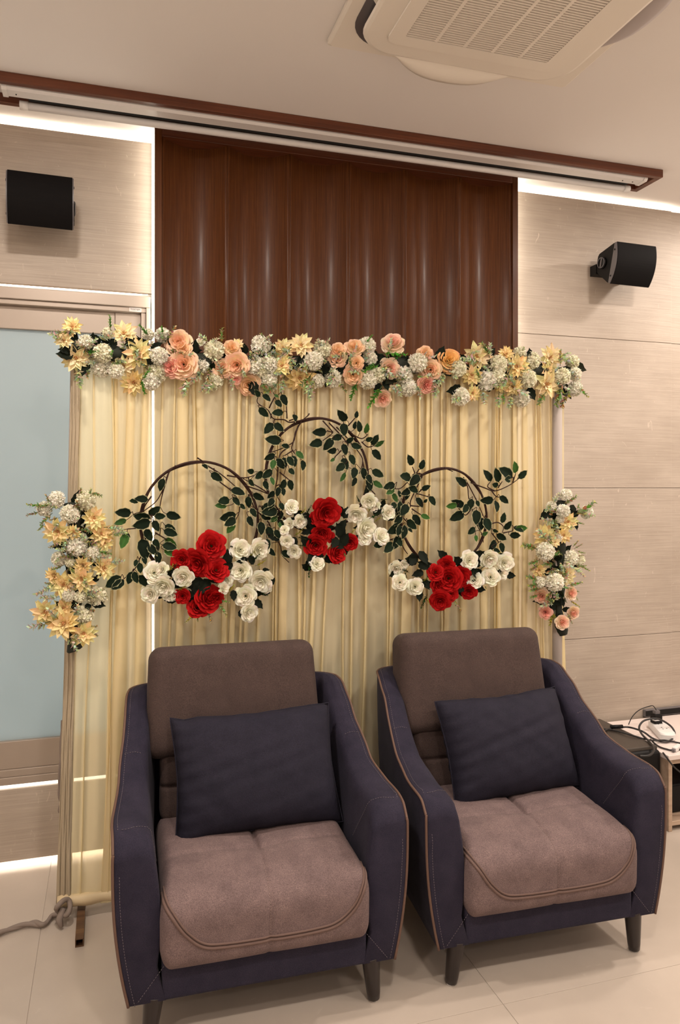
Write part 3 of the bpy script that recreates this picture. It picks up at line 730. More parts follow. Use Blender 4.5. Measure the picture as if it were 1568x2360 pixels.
def sprig(name, seed, cl, cl2, stem=(0.05, 0.08, 0.03), n=16, w=0.22):
    """a stem one unit long along +Z with small leaflets"""
    r = random.Random(seed); mb = MB()
    P = [Vector((0.10*math.sin(2.2*t+seed), 0.08*math.sin(1.7*t), t)) for t in [k/8 for k in range(9)]]
    mb.tube(P, [0.018-0.010*k/8 for k in range(9)], 5, stem)
    for k in range(n):
        t = 0.18+0.82*k/(n-1); i = min(7, int(t*8)); p = P[i].lerp(P[i+1], t*8-i)
        m2 = MB(); L = w*r.uniform(0.7, 1.15)*(1.15-0.5*t); c = tuple(lerp(a, b, r.random()) for a, b in zip(cl, cl2))
        leaf_mb(m2, L, L*0.55, c, cols_scale(c, 1.15), 0.3, -0.3, k, 0)
        q = Quaternion((0,0,1), k*2.4+r.uniform(-.3, .3)) @ Quaternion((1,0,0), r.uniform(0.5, 1.1))
        mb.add([q @ v+p for v in m2.v], m2.f, m2.c)
    return mb.me(name, M['petal'])
SPR = {'g': [sprig('green_sprig', s, (0.05, 0.20, 0.025), (0.14, 0.36, 0.06), n=22) for s in (1, 2)],
       'p': [sprig('pale_sprig', s, (0.42, 0.44, 0.27), (0.80, 0.78, 0.58), n=24, w=0.34) for s in (3, 4)],
       'o': [sprig('olive_sprig', s, (0.14, 0.17, 0.05), (0.46, 0.47, 0.22), n=20, w=0.28) for s in (5, 6)],
       'y': [sprig('yellow_sprig', s, (0.24, 0.25, 0.03), (0.48, 0.42, 0.06), n=20, w=0.24) for s in (7,)],
       'd': [sprig('dark_sprig', s, (0.012, 0.025, 0.008), (0.06, 0.08, 0.02), n=20, w=0.26) for s in (8, 9)]}
SNAME = {'g': 'green_sprig', 'p': 'pale_sprig', 'o': 'olive_sprig', 'y': 'yellow_sprig', 'd': 'dark_sprig'}
FR = random.Random(99)
def face_q(d, spin):
    return Vector((0,0,1)).rotation_difference(Vector(d).normalized()) @ Quaternion((0,0,1), spin)
def put_flower(root, ro, kind, px, py, rpx, Y, cen=None, spread=0.5):
    """cen: photo pixel of the axis the flower turns away from"""
    p = W(px, py, Y); r = rpx*MPP(px, Y)
    d = Vector((FR.uniform(-.22, .22)-0.18, -1, FR.uniform(-.20, .20)-0.05))
    if kind in 'WX': d.x += FR.uniform(-.45, .45); d.z += FR.uniform(-.45, .35)
    if cen:
        d.x += spread*(px-cen[0])/60.0*0.5; d.z -= spread*(py-cen[1])/60.0*0.5
    k = {'P': 1.08, 'D': 1.14, 'X': 0.93, 'W': 0.92}.get(kind, 1.06)
    o = link(NAMES[kind], FR.choice(KIT[kind]), root, p-ro, face_q(d, FR.uniform(0, 6.28))); o.scale = (r*k,)*3
    return o
def put_leaf(root, ro, kind, a, b, Y, wk=1.0):
    """leaf lying from photo pixel a (stalk) to b (tip)"""
    A = W(*a, Y); B = W(*b, Y-0.012+FR.uniform(-.014, .010)); d = B-A; L = d.length
    y = d.normalized(); n = Vector((FR.uniform(-.45, .45)-0.1, -1, FR.uniform(-.35, .35))); z = (n-y*n.dot(y)).normalized(); x = y.cross(z)
    q = Matrix((x, y, z)).transposed().to_quaternion()
    o = link('dark_leaf' if kind in 'kg' else 'leaf', FR.choice(LEAF[kind]), root, A-ro, q)
    s = L*1.06; o.scale = (s*wk, s, s); return o
def put_sprig(root, ro, kind, a, b, Y, dy=-0.015):
    A = W(*a, Y); B = W(*b, Y+dy); d = B-A
    o = link(SNAME[kind], FR.choice(SPR[kind]), root, A-ro, face_q(d, FR.uniform(0, 6.28))); o.scale = (d.length,)*3; return o

# ================================================================== top garland
def conv(ox, oy, s): return lambda x, y: (ox+x/s, oy+y/s)
GY = 2.475
g0 = W(740, 835, BY-0.02)
gar = thing('flower_garland', 'long garland of cream dahlias, white pompoms and peach roses along the drape top', 'flowers', g0)
core = [W(px, py, BY-0.03)-g0 for px, py in ((165, 800), (240, 810), (330, 825), (450, 830), (560, 838), (680, 838), (800, 838), (920, 842), (1040, 850), (1160, 855), (1260, 855), (1310, 860))]
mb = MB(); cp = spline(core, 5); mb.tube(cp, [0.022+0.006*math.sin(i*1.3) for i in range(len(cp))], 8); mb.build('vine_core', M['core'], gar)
ca = conv(0, 700, 2.24); cb = conv(600, 740, 1.96)
GA = [('D',375,120,50),('D',330,190,45),('D',395,280,72),('D',640,155,62),('D',715,255,72),('D',690,405,65),('D',640,320,48),
 ('P',445,200,38),('P',530,255,48),('P',525,330,50),('P',555,155,30),('P',600,345,40),('P',765,160,30),('P',840,165,38),('P',820,270,45),('P',815,350,52),('P',780,400,45),
 ('R',925,205,60),('R',945,240,40),('R',950,315,66),('K',888,330,46),('R',985,360,42),
 ('W',1035,200,25),('P',1105,245,52),('P',1045,320,38),('P',1105,400,46),('R',1195,235,40),('R',1145,335,46),('R',1225,315,56),('R',1285,415,52),('D',1225,215,34),
 ('P',1320,320,48),('P',1345,215,48),('P',1390,315,44),('P',1385,385,40),('D',1460,230,50),('D',1455,320,55),('K',1215,385,28)]
GB = [('P',20,110,30),('P',40,200,38),('P',5,225,30),('P',40,265,35),('D',95,130,40),('D',90,195,45),('D',185,110,54),('D',180,255,62),('P',240,180,42),('P',280,130,40),
 ('R',345,165,40),('R',350,135,32),('R',425,125,38),('R',435,190,30),('R',420,240,40),('P',480,115,40),('P',495,170,32),('P',260,270,30),('P',325,260,40),('P',485,265,42),('P',530,245,36),
 ('Q',600,110,48),('Q',580,215,44),('P',645,245,42),('P',710,190,42),('P',670,300,38),('R',745,150,32),('R',770,220,42),('O',850,180,48),('K',745,285,38),('Q',550,345,38),('P',895,215,36),
 ('D',975,160,60),('D',955,245,46),('D',960,325,36),('P',1070,200,46),('P',1020,270,44),('P',1070,255,35),('D',1160,205,54),('D',1110,150,36),('D',1140,295,42),('D',1090,290,32),
 ('P',1170,145,28),('P',1205,260,42),('P',1225,180,38),('P',1180,345,40),('P',905,340,40),('D',1310,165,52),('D',1295,285,62),('D',1295,220,36),('P',1365,250,36),('P',1410,185,30),('P',1420,240,30),('P',1420,305,34)]
for L_, c_, s_ in ((GA, ca, 2.24), (GB, cb, 1.96)):
    for k, x, y, r in L_:
        px, py = c_(x, y); cy = interp([(160, 800), (450, 830), (900, 842), (1300, 858)], px)
        put_flower(gar, g0, k, px, py, r/s_, GY+0.02+0.35*(abs(py-cy)/1000)+FR.uniform(-.012, .012), (px, cy), 0.8)
for k, a, b in (('g',(580,135),(558,60)),('g',(775,160),(715,108)),('g',(440,240),(500,245)),('g',(838,150),(832,122)),('g',(570,285),(580,240)),('g',(740,400),(770,330)),('g',(720,390),(760,460)),
                ('p',(330,190),(255,165)),('o',(400,160),(290,140)),('p',(400,330),(408,430)),('o',(450,330),(460,380)),('p',(970,370),(965,470)),('p',(1040,330),(985,400)),('p',(1080,200),(1040,160)),
                ('p',(1090,220),(1120,180)),('p',(1070,390),(1045,450)),('p',(1110,390),(1080,460)),('p',(1360,230),(1395,170)),('o',(1360,400),(1365,460)),('o',(1300,290),(1290,250)),('p',(1180,380),(1200,430)),('p',(1490,290),(1510,330))):
    put_sprig(gar, g0, k, ca(*a), ca(*b), GY+0.015, -0.03)
for k, a, b in (('g',(540,150),(655,160)),('g',(600,175),(640,140)),('g',(470,220),(530,205)),('g',(450,275),(412,345)),('g',(560,300),(490,370)),('g',(480,100),(500,62)),('g',(520,190),(470,235)),
                ('p',(20,110),(40,70)),('p',(300,230),(340,205)),('p',(340,240),(300,280)),('o',(360,270),(385,325)),('p',(110,150),(150,190)),('p',(200,260),(215,350)),('p',(110,250),(95,310)),
                ('p',(640,300),(590,310)),('p',(620,270),(640,330)),('o',(700,245),(740,250)),('p',(840,230),(815,280)),('p',(900,200),(935,165)),('p',(860,240),(890,260)),('p',(800,290),(795,345)),('p',(1035,170),(1040,105)),('p',(1010,300),(1020,370)),
                ('p',(1080,320),(1075,385)),('o',(1100,310),(1105,370)),('p',(1140,330),(1130,385)),('o',(1350,200),(1365,130)),('o',(1390,300),(1370,380)),('o',(1360,280),(1330,370)),('o',(1430,280),(1485,335)),('p',(1400,210),(1445,260)),
                ('o',(1290,320),(1270,375)),('p',(1350,160),(1400,150)),('p',(700,290),(720,340)),('p',(920,340),(880,365)),('o',(60,300),(20,320)),('p',(250,300),(210,320))):
    put_sprig(gar, g0, k, cb(*a), cb(*b), GY+0.015, -0.03)
for a, b in (((380,270),(290,262)),((370,240),(310,235)),((480,230),(485,150)),((520,200),(480,160)),((560,210),(525,150)),((590,180),(575,235)),((700,200),(640,215)),((760,230),(735,180)),((780,240),(830,200)),((880,210),(860,180)),
             ((1000,260),(1010,185)),((1010,280),(980,235)),((1170,210),(1150,265)),((1270,260),(1260,205)),((1300,400),(1330,480)),((1410,230),(1400,200)),((1420,220),(1395,210)),((1090,340),(1105,300)),((940,370),(935,395)),((690,240),(655,240)),((650,190),(700,215))):
    put_leaf(gar, g0, 'k', ca(*a), ca(*b), GY+0.03, 1.1)
for a, b in (((60,150),(40,100)),((150,190),(120,230)),((200,160),(170,210)),((300,190),(280,220)),((540,280),(520,330)),((560,270),(575,315)),((680,180),(640,200)),((800,180),(830,115)),((820,150),(850,130)),((810,230),(790,190)),((930,190),(900,150)),((910,300),(850,320)),
             ((900,320),(870,330)),((1100,230),(1120,270)),((1225,170),(1200,140)),((1250,200),(1230,150)),((1210,300),(1240,355)),((1110,240),(1085,260)),((760,180),(790,160)),((890,180),(870,150)),((460,240),(440,210))):
    put_leaf(gar, g0, 'k', cb(*a), cb(*b), GY+0.03, 1.1)
LR = random.Random(5)
for k in range(70):
    px = LR.uniform(180, 1310); cy = interp([(160, 800), (450, 830), (900, 842), (1300, 858)], px)+LR.uniform(-26, 30); a = LR.uniform(0, 6.28); L = LR.uniform(30, 50)
    put_leaf(gar, g0, LR.choice('kkg'), (px, cy), (px+L*math.cos(a), cy+L*math.sin(a)*0.75), GY+0.045, 1.1)

for k in range(80):
    px = LR.uniform(190, 1310); cy = interp([(160, 800), (450, 830), (900, 842), (1300, 858)], px)+LR.uniform(-40, 45); a = LR.uniform(0, 6.28); L = LR.uniform(26, 44)
    put_sprig(gar, g0, LR.choice('ppo'), (px, cy), (px+L*math.cos(a), cy+L*math.sin(a)), GY+0.02, -0.02)
# ================================================================== side bouquets tied to the posts
def bouquet(label, cv, s, Y, flowers, sprigs, leaves, corepts, cx):
    c0 = W(*cv(*corepts[-1]), Y+0.03); t = thing('post_bouquet', label, 'flowers', c0, 0, 'bouquets tied to the stand posts')
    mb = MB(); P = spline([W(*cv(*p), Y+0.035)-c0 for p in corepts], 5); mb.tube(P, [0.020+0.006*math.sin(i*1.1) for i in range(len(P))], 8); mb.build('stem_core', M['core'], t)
    for k, x, y, r in flowers:
        px, py = cv(x, y); put_flower(t, c0, k, px, py, r/s, Y+FR.uniform(-.012, .012)+0.0004*abs(px-cv(cx(y), y)[0]), (cv(cx(y), y)[0], py), 1.0)
    for k, a, b in sprigs: put_sprig(t, c0, k, cv(*a), cv(*b), Y+0.01, -0.02)
    for a, b in leaves: put_leaf(t, c0, 'k', cv(*a), cv(*b), Y+0.02, 1.1)
    y0, y1 = corepts[0][1], corepts[-1][1]
    for k in range(26):
        y = LR.uniform(y0+40, y1-220); x = cx(y)+LR.uniform(-190, 190); a = LR.uniform(0, 6.28); L = LR.uniform(110, 180)*s/5.2
        put_sprig(t, c0, LR.choice('ppoo'), cv(x, y), cv(x+L*math.cos(a), y+L*math.sin(a)), Y+0.005, -0.02)
    for k in range(26):
        y = LR.uniform(y0+60, y1-60); x = cx(y)+LR.uniform(-150, 150); a = LR.uniform(0, 6.28); L = LR.uniform(120, 210)*s/5.2
        put_leaf(t, c0, LR.choice('kg'), cv(x, y), cv(x+L*math.cos(a), y+L*math.sin(a)), Y+0.035, 1.0)
    return t
cl = conv(40, 1100, 5.2267)
bouquet('drooping bouquet of cream dahlias and white pompoms on the post by the window', cl, 5.2267, 2.47,
 [('P',340,380,92),('P',480,270,100),('P',820,280,115),('P',640,440,112),('P',725,830,118),('P',900,920,90),('P',510,980,88),('P',640,1020,62),('P',620,1420,75),('P',760,1440,72),('P',960,1430,118),('P',790,1660,120),
  ('D',920,490,135),('D',490,650,170),('D',680,660,90),('D',1010,680,140),('D',1050,790,100),('D',790,1050,105),('D',1040,1090,140),('D',780,1220,160),('D',440,1180,105),('D',560,1290,160),('D',340,1620,160),('D',560,1570,125),('D',560,1760,190),('D',800,1880,150)],
 [('o',(420,320),(230,330)),('o',(400,300),(330,220)),('o',(330,350),(120,330)),('o',(260,400),(120,460)),('o',(420,430),(280,560)),('o',(330,560),(250,640)),('o',(520,480),(400,530)),('o',(760,250),(780,130)),('o',(840,250),(870,140)),('o',(870,180),(1010,250)),
  ('p',(1040,600),(1260,640)),('p',(1100,700),(1300,690)),('p',(1080,1010),(1280,990)),('o',(830,860),(1000,780)),('o',(900,870),(1120,900)),('o',(860,820),(930,740)),('o',(560,780),(390,850)),('p',(640,880),(480,850)),('o',(560,1060),(410,1090)),('p',(440,1270),(230,1390)),('o',(430,1290),(330,1280)),
  ('p',(400,1430),(280,1470)),('p',(400,1730),(160,1820)),('o',(330,1740),(260,1830)),('p',(640,1900),(740,2070)),('p',(620,1930),(620,2010)),('o',(880,1850),(960,1920)),('o',(860,1820),(950,1790)),('p',(800,1400),(930,1380)),('o',(820,1590),(920,1600)),('o',(560,380),(740,360)),('p',(560,420),(700,500)),('o',(720,620),(880,680)),('p',(760,930),(860,880))],
 [((700,310),(620,330)),((800,600),(850,560)),((850,640),(780,660)),((740,960),(680,990)),((900,1020),(960,1060)),((960,1200),(1010,1150)),((980,1210),(930,1260)),((870,1520),(830,1600)),((900,1500),(1040,1550)),((720,1790),(690,1850)),((640,1110),(720,1140)),((900,1620),(930,1590)),((500,1530),(480,1510)),((620,1550),(680,1520))],
 [(640,300),(720,700),(740,1100),(720,1500),(650,1900),(700,2080)], lambda y: interp([(250,640),(700,740),(1200,740),(1600,640),(1900,600)], y))
cr = conv(1180, 1100, 6.209)
bouquet('bouquet of white pompoms, cream dahlias and pink roses on the post by the stone wall', cr, 6.209, 2.47,
 [('P',770,250,85),('P',570,420,75),('P',730,480,95),('P',1060,500,95),('P',690,600,62),('P',480,1060,128),('P',830,1150,110),('P',950,1180,85),('P',610,1500,128),('P',660,860,65),('P',400,1500,80),
  ('D',470,830,160),('D',800,640,135),('D',740,830,110),('D',390,1330,100),('D',770,1400,145),('D',620,930,70),('Q',430,1690,110),('Q',830,1660,90),('K',480,1930,85),('Q',860,1930,90),('Q',710,2070,95)],
 [('o',(720,400),(910,240)),('o',(760,330),(900,320)),('o',(860,560),(1150,330)),('o',(940,460),(970,380)),('o',(900,640),(1030,680)),('p',(960,520),(1170,560)),('o',(380,1030),(160,1010)),('o',(400,1180),(260,1210)),('o',(380,1260),(270,1310)),('o',(400,1480),(240,1450)),('o',(380,1530),(230,1550)),('o',(400,1600),(260,1640)),('o',(380,1680),(280,1700)),
  ('o',(880,1000),(940,900)),('o',(900,1030),(1010,960)),('o',(920,1050),(1050,1070)),('o',(900,1100),(1030,1130)),('o',(960,1250),(1110,1340)),('o',(900,1290),(1060,1270)),('p',(860,1300),(1040,1420)),('o',(860,1600),(960,1640)),('o',(880,1640),(950,1750)),('y',(820,1760),(970,1840)),('y',(640,1920),(560,2110)),('o',(780,1950),(870,2090)),('y',(560,1900),(620,2000)),('o',(620,1230),(480,1260)),('p',(580,380),(500,470)),('o',(700,900),(860,870)),('d',(700,1600),(760,1780)),('p',(560,1600),(640,1720)),('o',(700,1040),(640,1080))],
 [((620,420),(560,560)),((560,480),(430,580)),((640,400),(650,500)),((840,540),(900,600)),((880,620),(950,740)),((600,1140),(720,1120)),((640,1200),(690,1060)),((560,1320),(470,1390)),((540,1420),(500,1340)),((620,1800),(440,1900)),((600,1760),(700,1830)),((700,1720),(760,1850)),((720,1890),(850,1890)),((560,1780),(620,1900)),((690,1640),(700,1740)),((700,1960),(650,2000))],
 [(700,330),(680,800),(680,1300),(660,1800),(720,2250)], lambda y: interp([(250,760),(600,740),(1100,660),(1500,620),(2000,680)], y))

# ================================================================== hoop wreaths
def wreath(label, cv, s, cpx, rpx, Y, twigs, leaves, flowers, sprigs, dleaves):
    c0 = W(*cpx, Y); mpp = MPP(cpx[0], Y)
    t = thing('hoop_wreath', label, 'wreath', c0, 0, 'leafy hoop wreaths on the drape')
    rx, rz = rpx[0]*mpp/0.99, rpx[1]*mpp
    mb = MB(); hp = []
    for i in range(72):
        a = 2*PI*i/72; hp.append(Vector((rx*math.cos(a), 0.004*math.sin(3*a), rz*math.sin(a))))
    mb.tube(hp, 0.0043, 8, closed=True)
    mb.tube([Vector((p.x*0.985, p.y-0.006*math.sin(i*0.45), p.z*0.985+0.003*math.cos(i*0.45))) for i, p in enumerate(hp)], 0.0022, 6, closed=True)
    hoop = mb.build('hoop', M['vine'], t)
    mb = MB(); tp = list(hp)
    for tw in twigs:
        P = [W(*cv(*p), Y-0.008)-c0 for p in tw]; P = spline(P, 5); N = len(P); tp += P
        mb.tube(P, [0.0026-0.0013*i/N for i in range(N)], 6)
    pets = MB()
    for lf in leaves:
        a, b = lf[0], lf[1]; kind = 'b' if len(lf) > 2 else 'd'
        o = put_leaf(t, c0, kind, cv(*a), cv(*b), Y-0.014+FR.uniform(-.010, .008), 1.0)
        A = o.location; n = min(tp, key=lambda p: (p-A).length); d = (n-A).length
        if 0.006 < d < 0.075:
            out = (A-(W(*cv(*b), Y-0.014)-c0)).normalized()
            mb.tube(spline([A, A+out*d*0.35+Vector((0,0,0.004)), n], 4), 0.0011, 5)
    under(mb.build('twigs', M['vine'], t), hoop)
    for k, x, y, r in flowers:
        px, py = cv(x, y); put_flower(t, c0, k, px, py, r/s, Y-0.030+FR.uniform(-.012, .012), None)
    for k, a, b in sprigs: put_sprig(t, c0, k, cv(*a), cv(*b), Y-0.028, -0.012)
    for a, b in dleaves: put_leaf(t, c0, 'k', cv(*a), cv(*b), Y-0.030, 1.15)
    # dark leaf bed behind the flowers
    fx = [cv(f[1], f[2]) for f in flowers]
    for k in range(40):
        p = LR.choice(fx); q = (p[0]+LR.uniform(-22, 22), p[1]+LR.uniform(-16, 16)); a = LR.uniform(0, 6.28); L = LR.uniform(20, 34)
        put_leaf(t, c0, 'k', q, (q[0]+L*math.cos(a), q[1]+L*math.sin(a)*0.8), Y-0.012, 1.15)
    return t
c1 = conv(240, 1020, 3.5636); c2 = conv(560, 880, 4.1263); c3 = conv(860, 1020, 4.1263)
wreath('hoop wreath with red and white blooms hanging nearest the window', c1, 3.5636, (462, 1203), (133, 139), 2.49,
 [[(590,190),(530,250),(490,370),(430,480),(330,560)],[(530,250),(480,420),(460,520)],[(330,580),(300,700),(350,830),(290,960),(250,1040),(150,1130)],[(390,440),(330,530),(330,600)],[(420,740),(520,800)],[(330,560),(240,590)],[(330,700),(190,710)],
  [(830,180),(960,260),(1090,370)],[(900,210),(940,310),(1050,400),(1110,490),(1110,570)],[(1010,270),(1150,290),(1230,270)],[(1150,350),(1270,390),(1340,420)],[(1250,560),(1340,640),(1400,760),(1450,850),(1460,920),(1520,985)],[(1190,430),(1260,600)],[(765,125),(830,165)]],
 [((362,470),(255,455)),((285,480),(205,480)),((490,295),(450,395)),((222,578),(98,575)),((185,635),(78,668),1),((380,620),(240,605)),((380,650),(240,690)),((365,590),(465,530)),((415,605),(510,605)),((510,585),(630,620)),((405,640),(450,730)),((490,720),(605,760)),((500,680),(590,725)),((340,710),(390,810)),
  ((160,740),(218,780)),((185,750),(140,870),1),((415,790),(450,890)),((480,840),(600,870)),((500,790),(595,850),1),((495,880),(600,930),1),((310,790),(350,960)),((365,840),(430,920)),((440,895),(450,1000)),((320,930),(345,1000)),((290,985),(300,1075)),((140,1100),(10,1190)),((165,1130),(60,1205)),((230,1060),(195,1165)),((245,1060),(270,1155)),((285,1090),(380,1190)),((270,960),(250,1020)),
  ((810,180),(850,205)),((880,250),(970,315)),((1045,385),(1155,415)),((1030,470),(930,490)),((1010,520),(905,520),1),((1060,450),(1115,515)),((1115,505),(1160,550)),((1185,440),(1190,540)),((1225,420),(1315,472)),((1085,590),(955,630)),((1080,625),(995,680)),((1070,660),(1010,745),1),((1185,605),(1215,685)),((1205,540),(1250,610)),((1290,650),(1295,755)),((1300,575),(1420,560)),((1290,530),(1375,555)),((1420,590),(1370,650),1),((1345,690),(1385,795)),((1405,715),(1445,790)),((1440,630),(1470,720)),((1340,790),(1350,880)),((1355,870),(1400,930)),((1460,890),(1545,945)),((1460,560),(1420,650)),((1290,600),(1390,620))],
 [('W',410,1070,82),('W',480,1040,58),('W',490,1170,95),('W',385,1240,80),('W',540,1245,66),('W',655,1095,88),('W',1005,1125,58),('W',980,1195,50),('W',1115,880,88),('W',1270,870,88),('W',1125,1050,90),('W',1290,1130,95),('W',1165,1260,92),('W',1185,1390,75),('W',1330,1190,52),
  ('X',880,850,105),('X',780,985,110),('X',640,960,78),('X',920,1050,90),('X',645,1260,60),('X',845,1280,108),('X',770,1355,82),('X',915,1270,66)],
 [('y',(520,1060),(560,1000)),('y',(600,1220),(680,1170)),('y',(1000,1230),(1060,1170)),('y',(1180,930),(1240,890)),('y',(1180,1140),(1200,1080)),('y',(1240,1010),(1320,960)),('d',(560,1050),(600,1000)),('d',(1200,990),(1280,930)),('d',(1270,1220),(1340,1250)),('y',(740,1370),(670,1470)),('d',(740,1390),(720,1440)),('o',(770,1390),(770,1465)),('o',(840,1330),(870,1470)),('o',(930,1310),(990,1430)),('o',(940,1290),(1030,1310)),('y',(820,860),(870,810))],
 [((820,1130),(680,1190)),((830,1150),(720,1260)),((860,1120),(780,1240)),((880,1150),(900,1080)),((1020,1000),(1010,880)),((1060,1010),(970,1020)),((1180,960),(1100,980)),((1240,980),(1170,950)),((1240,1290),(1300,1360)),((1060,1210),(1065,1300)),((900,930),(870,1000)),((560,1150),(620,1100)),((740,1290),(700,1220)),((1300,1050),(1355,1045))])
wreath('highest hoop wreath with a large red bloom, hanging between the two lower hoops', c2, 4.1263, (733, 1095), (121, 131), 2.485,
 [[(590,360),(450,385),(390,360),(290,350),(240,270),(140,200),(150,130)],[(250,250),(300,150),(340,120)],[(420,350),(415,220)],[(440,370),(500,350)],[(555,380),(500,480),(480,570),(380,630),(270,670)],[(530,410),(480,570),(470,650),(560,740)],[(440,620),(350,700),(330,900),(310,1050),(380,1170)],[(270,300),(265,350)],[(350,860),(450,940)],[(480,650),(400,700)],
  [(760,370),(840,460),(850,490),(760,560)],[(820,390),(960,540),(1000,620),(960,700)],[(850,480),(800,465)],[(890,430),(980,520),(1110,680),(1140,760),(1110,870)],[(1010,560),(980,680)],[(1000,420),(1080,330)],[(1040,500),(1130,540),(1190,500)],[(1130,570),(1190,620),(1260,600)],[(950,640),(870,720)],[(1140,760),(1170,900)],[(1190,1000),(1260,1070)],[(630,300),(620,320),(560,370)],[(240,1060),(150,1000),(0,920)]],
 [((160,140),(110,75)),((190,120),(265,180)),((300,120),(345,150),1),((315,175),(365,235)),((370,120),(415,220)),((155,245),(240,335)),((385,290),(270,300)),((490,310),(505,365)),((290,395),(205,488)),((300,395),(385,468)),((365,565),(215,540)),((440,620),(370,600)),((305,690),(210,740)),((320,730),(400,830)),((385,720),(405,810)),((430,710),(480,805)),((470,700),(500,805)),((510,660),(580,740),1),((570,745),(575,840)),((300,740),(275,840),1),((440,825),(490,885)),((280,840),(180,915)),((190,860),(110,920)),((105,860),(35,840)),((60,930),(100,990)),((270,905),(290,990),1),((405,930),(355,1035)),((445,930),(465,1035)),((205,940),(235,1025)),((345,1000),(325,1090)),((380,1010),(390,1080)),((300,1040),(240,1110)),((290,1110),(250,1175)),((355,1150),(385,1225)),
  ((985,370),(908,280)),((1075,345),(1090,275)),((960,395),(965,510)),((1060,450),(1075,375)),((1110,480),(1105,365)),((1165,490),(1190,395),1),((795,475),(670,482)),((755,570),(640,600)),((940,520),(850,540)),((855,540),(775,648)),((985,580),(1055,530)),((1170,560),(1240,530)),((1225,600),(1290,505)),((1255,615),(1345,552),1),((955,590),(985,690)),((1030,595),(1130,630)),((890,650),(818,665)),((875,730),(825,755),1),((1228,650),(1325,738)),((950,725),(995,832)),((1020,690),(1060,795)),((970,780),(880,850)),((978,865),(915,948),1),((1070,815),(1050,915)),((1140,815),(1165,928)),((1228,840),(1340,905)),((1070,900),(1055,990)),((1190,920),(1220,1038)),((1240,945),(1335,1010),1),
  ((1180,880),(1225,960)),((350,1330),(380,1420),1),((190,1190),(300,1170)),((330,1230),(180,1240)),((240,1240),(330,1280)),((330,1290),(260,1330),1)],
 [('X',780,1230,135),('X',690,1300,60),('X',750,1430,85),('X',690,1550,105),('X',830,1475,48),('X',1020,1520,76),('X',890,1630,88),('W',460,1190,66),('W',540,1320,70),('W',440,1350,55),('W',395,1410,46),('W',420,1510,60),('W',490,1610,66),
  ('W',1080,1250,95),('W',1200,1130,80),('W',1250,1180,62),('W',1160,1390,108),('W',1380,1240,72),('W',1310,1470,80),('W',1160,1490,62),('W',705,1730,72)],
 [('y',(540,1260),(590,1200)),('d',(600,1260),(640,1180)),('y',(480,1460),(560,1400)),('d',(500,1480),(600,1500)),('d',(520,1560),(600,1560)),('d',(1120,1150),(1080,1100)),('y',(1190,1250),(1230,1200)),('d',(1200,1300),(1330,1260)),('y',(1250,1340),(1310,1290)),('y',(1030,1460),(1070,1400)),('y',(720,1440),(780,1410)),('y',(770,1480),(830,1500)),('y',(780,1620),(850,1580)),('d',(640,1680),(635,1840)),('o',(960,1620),(985,1660)),('d',(1300,1120),(1370,1110)),('y',(510,1240),(540,1190))],
 [((940,1280),(905,1165)),((960,1300),(1000,1190)),((900,1420),(980,1320)),((950,1480),(900,1360)),((880,1540),(960,1580)),((660,1370),(600,1300)),((640,1420),(560,1440)),((600,1380),(700,1380)),((650,1560),(560,1480)),((700,1620),(620,1740)),((770,1640),(720,1660)),((930,1560),(1000,1440)),((1240,1260),(1320,1210)),((640,1300),(560,1260)),((900,1480),(840,1580))])
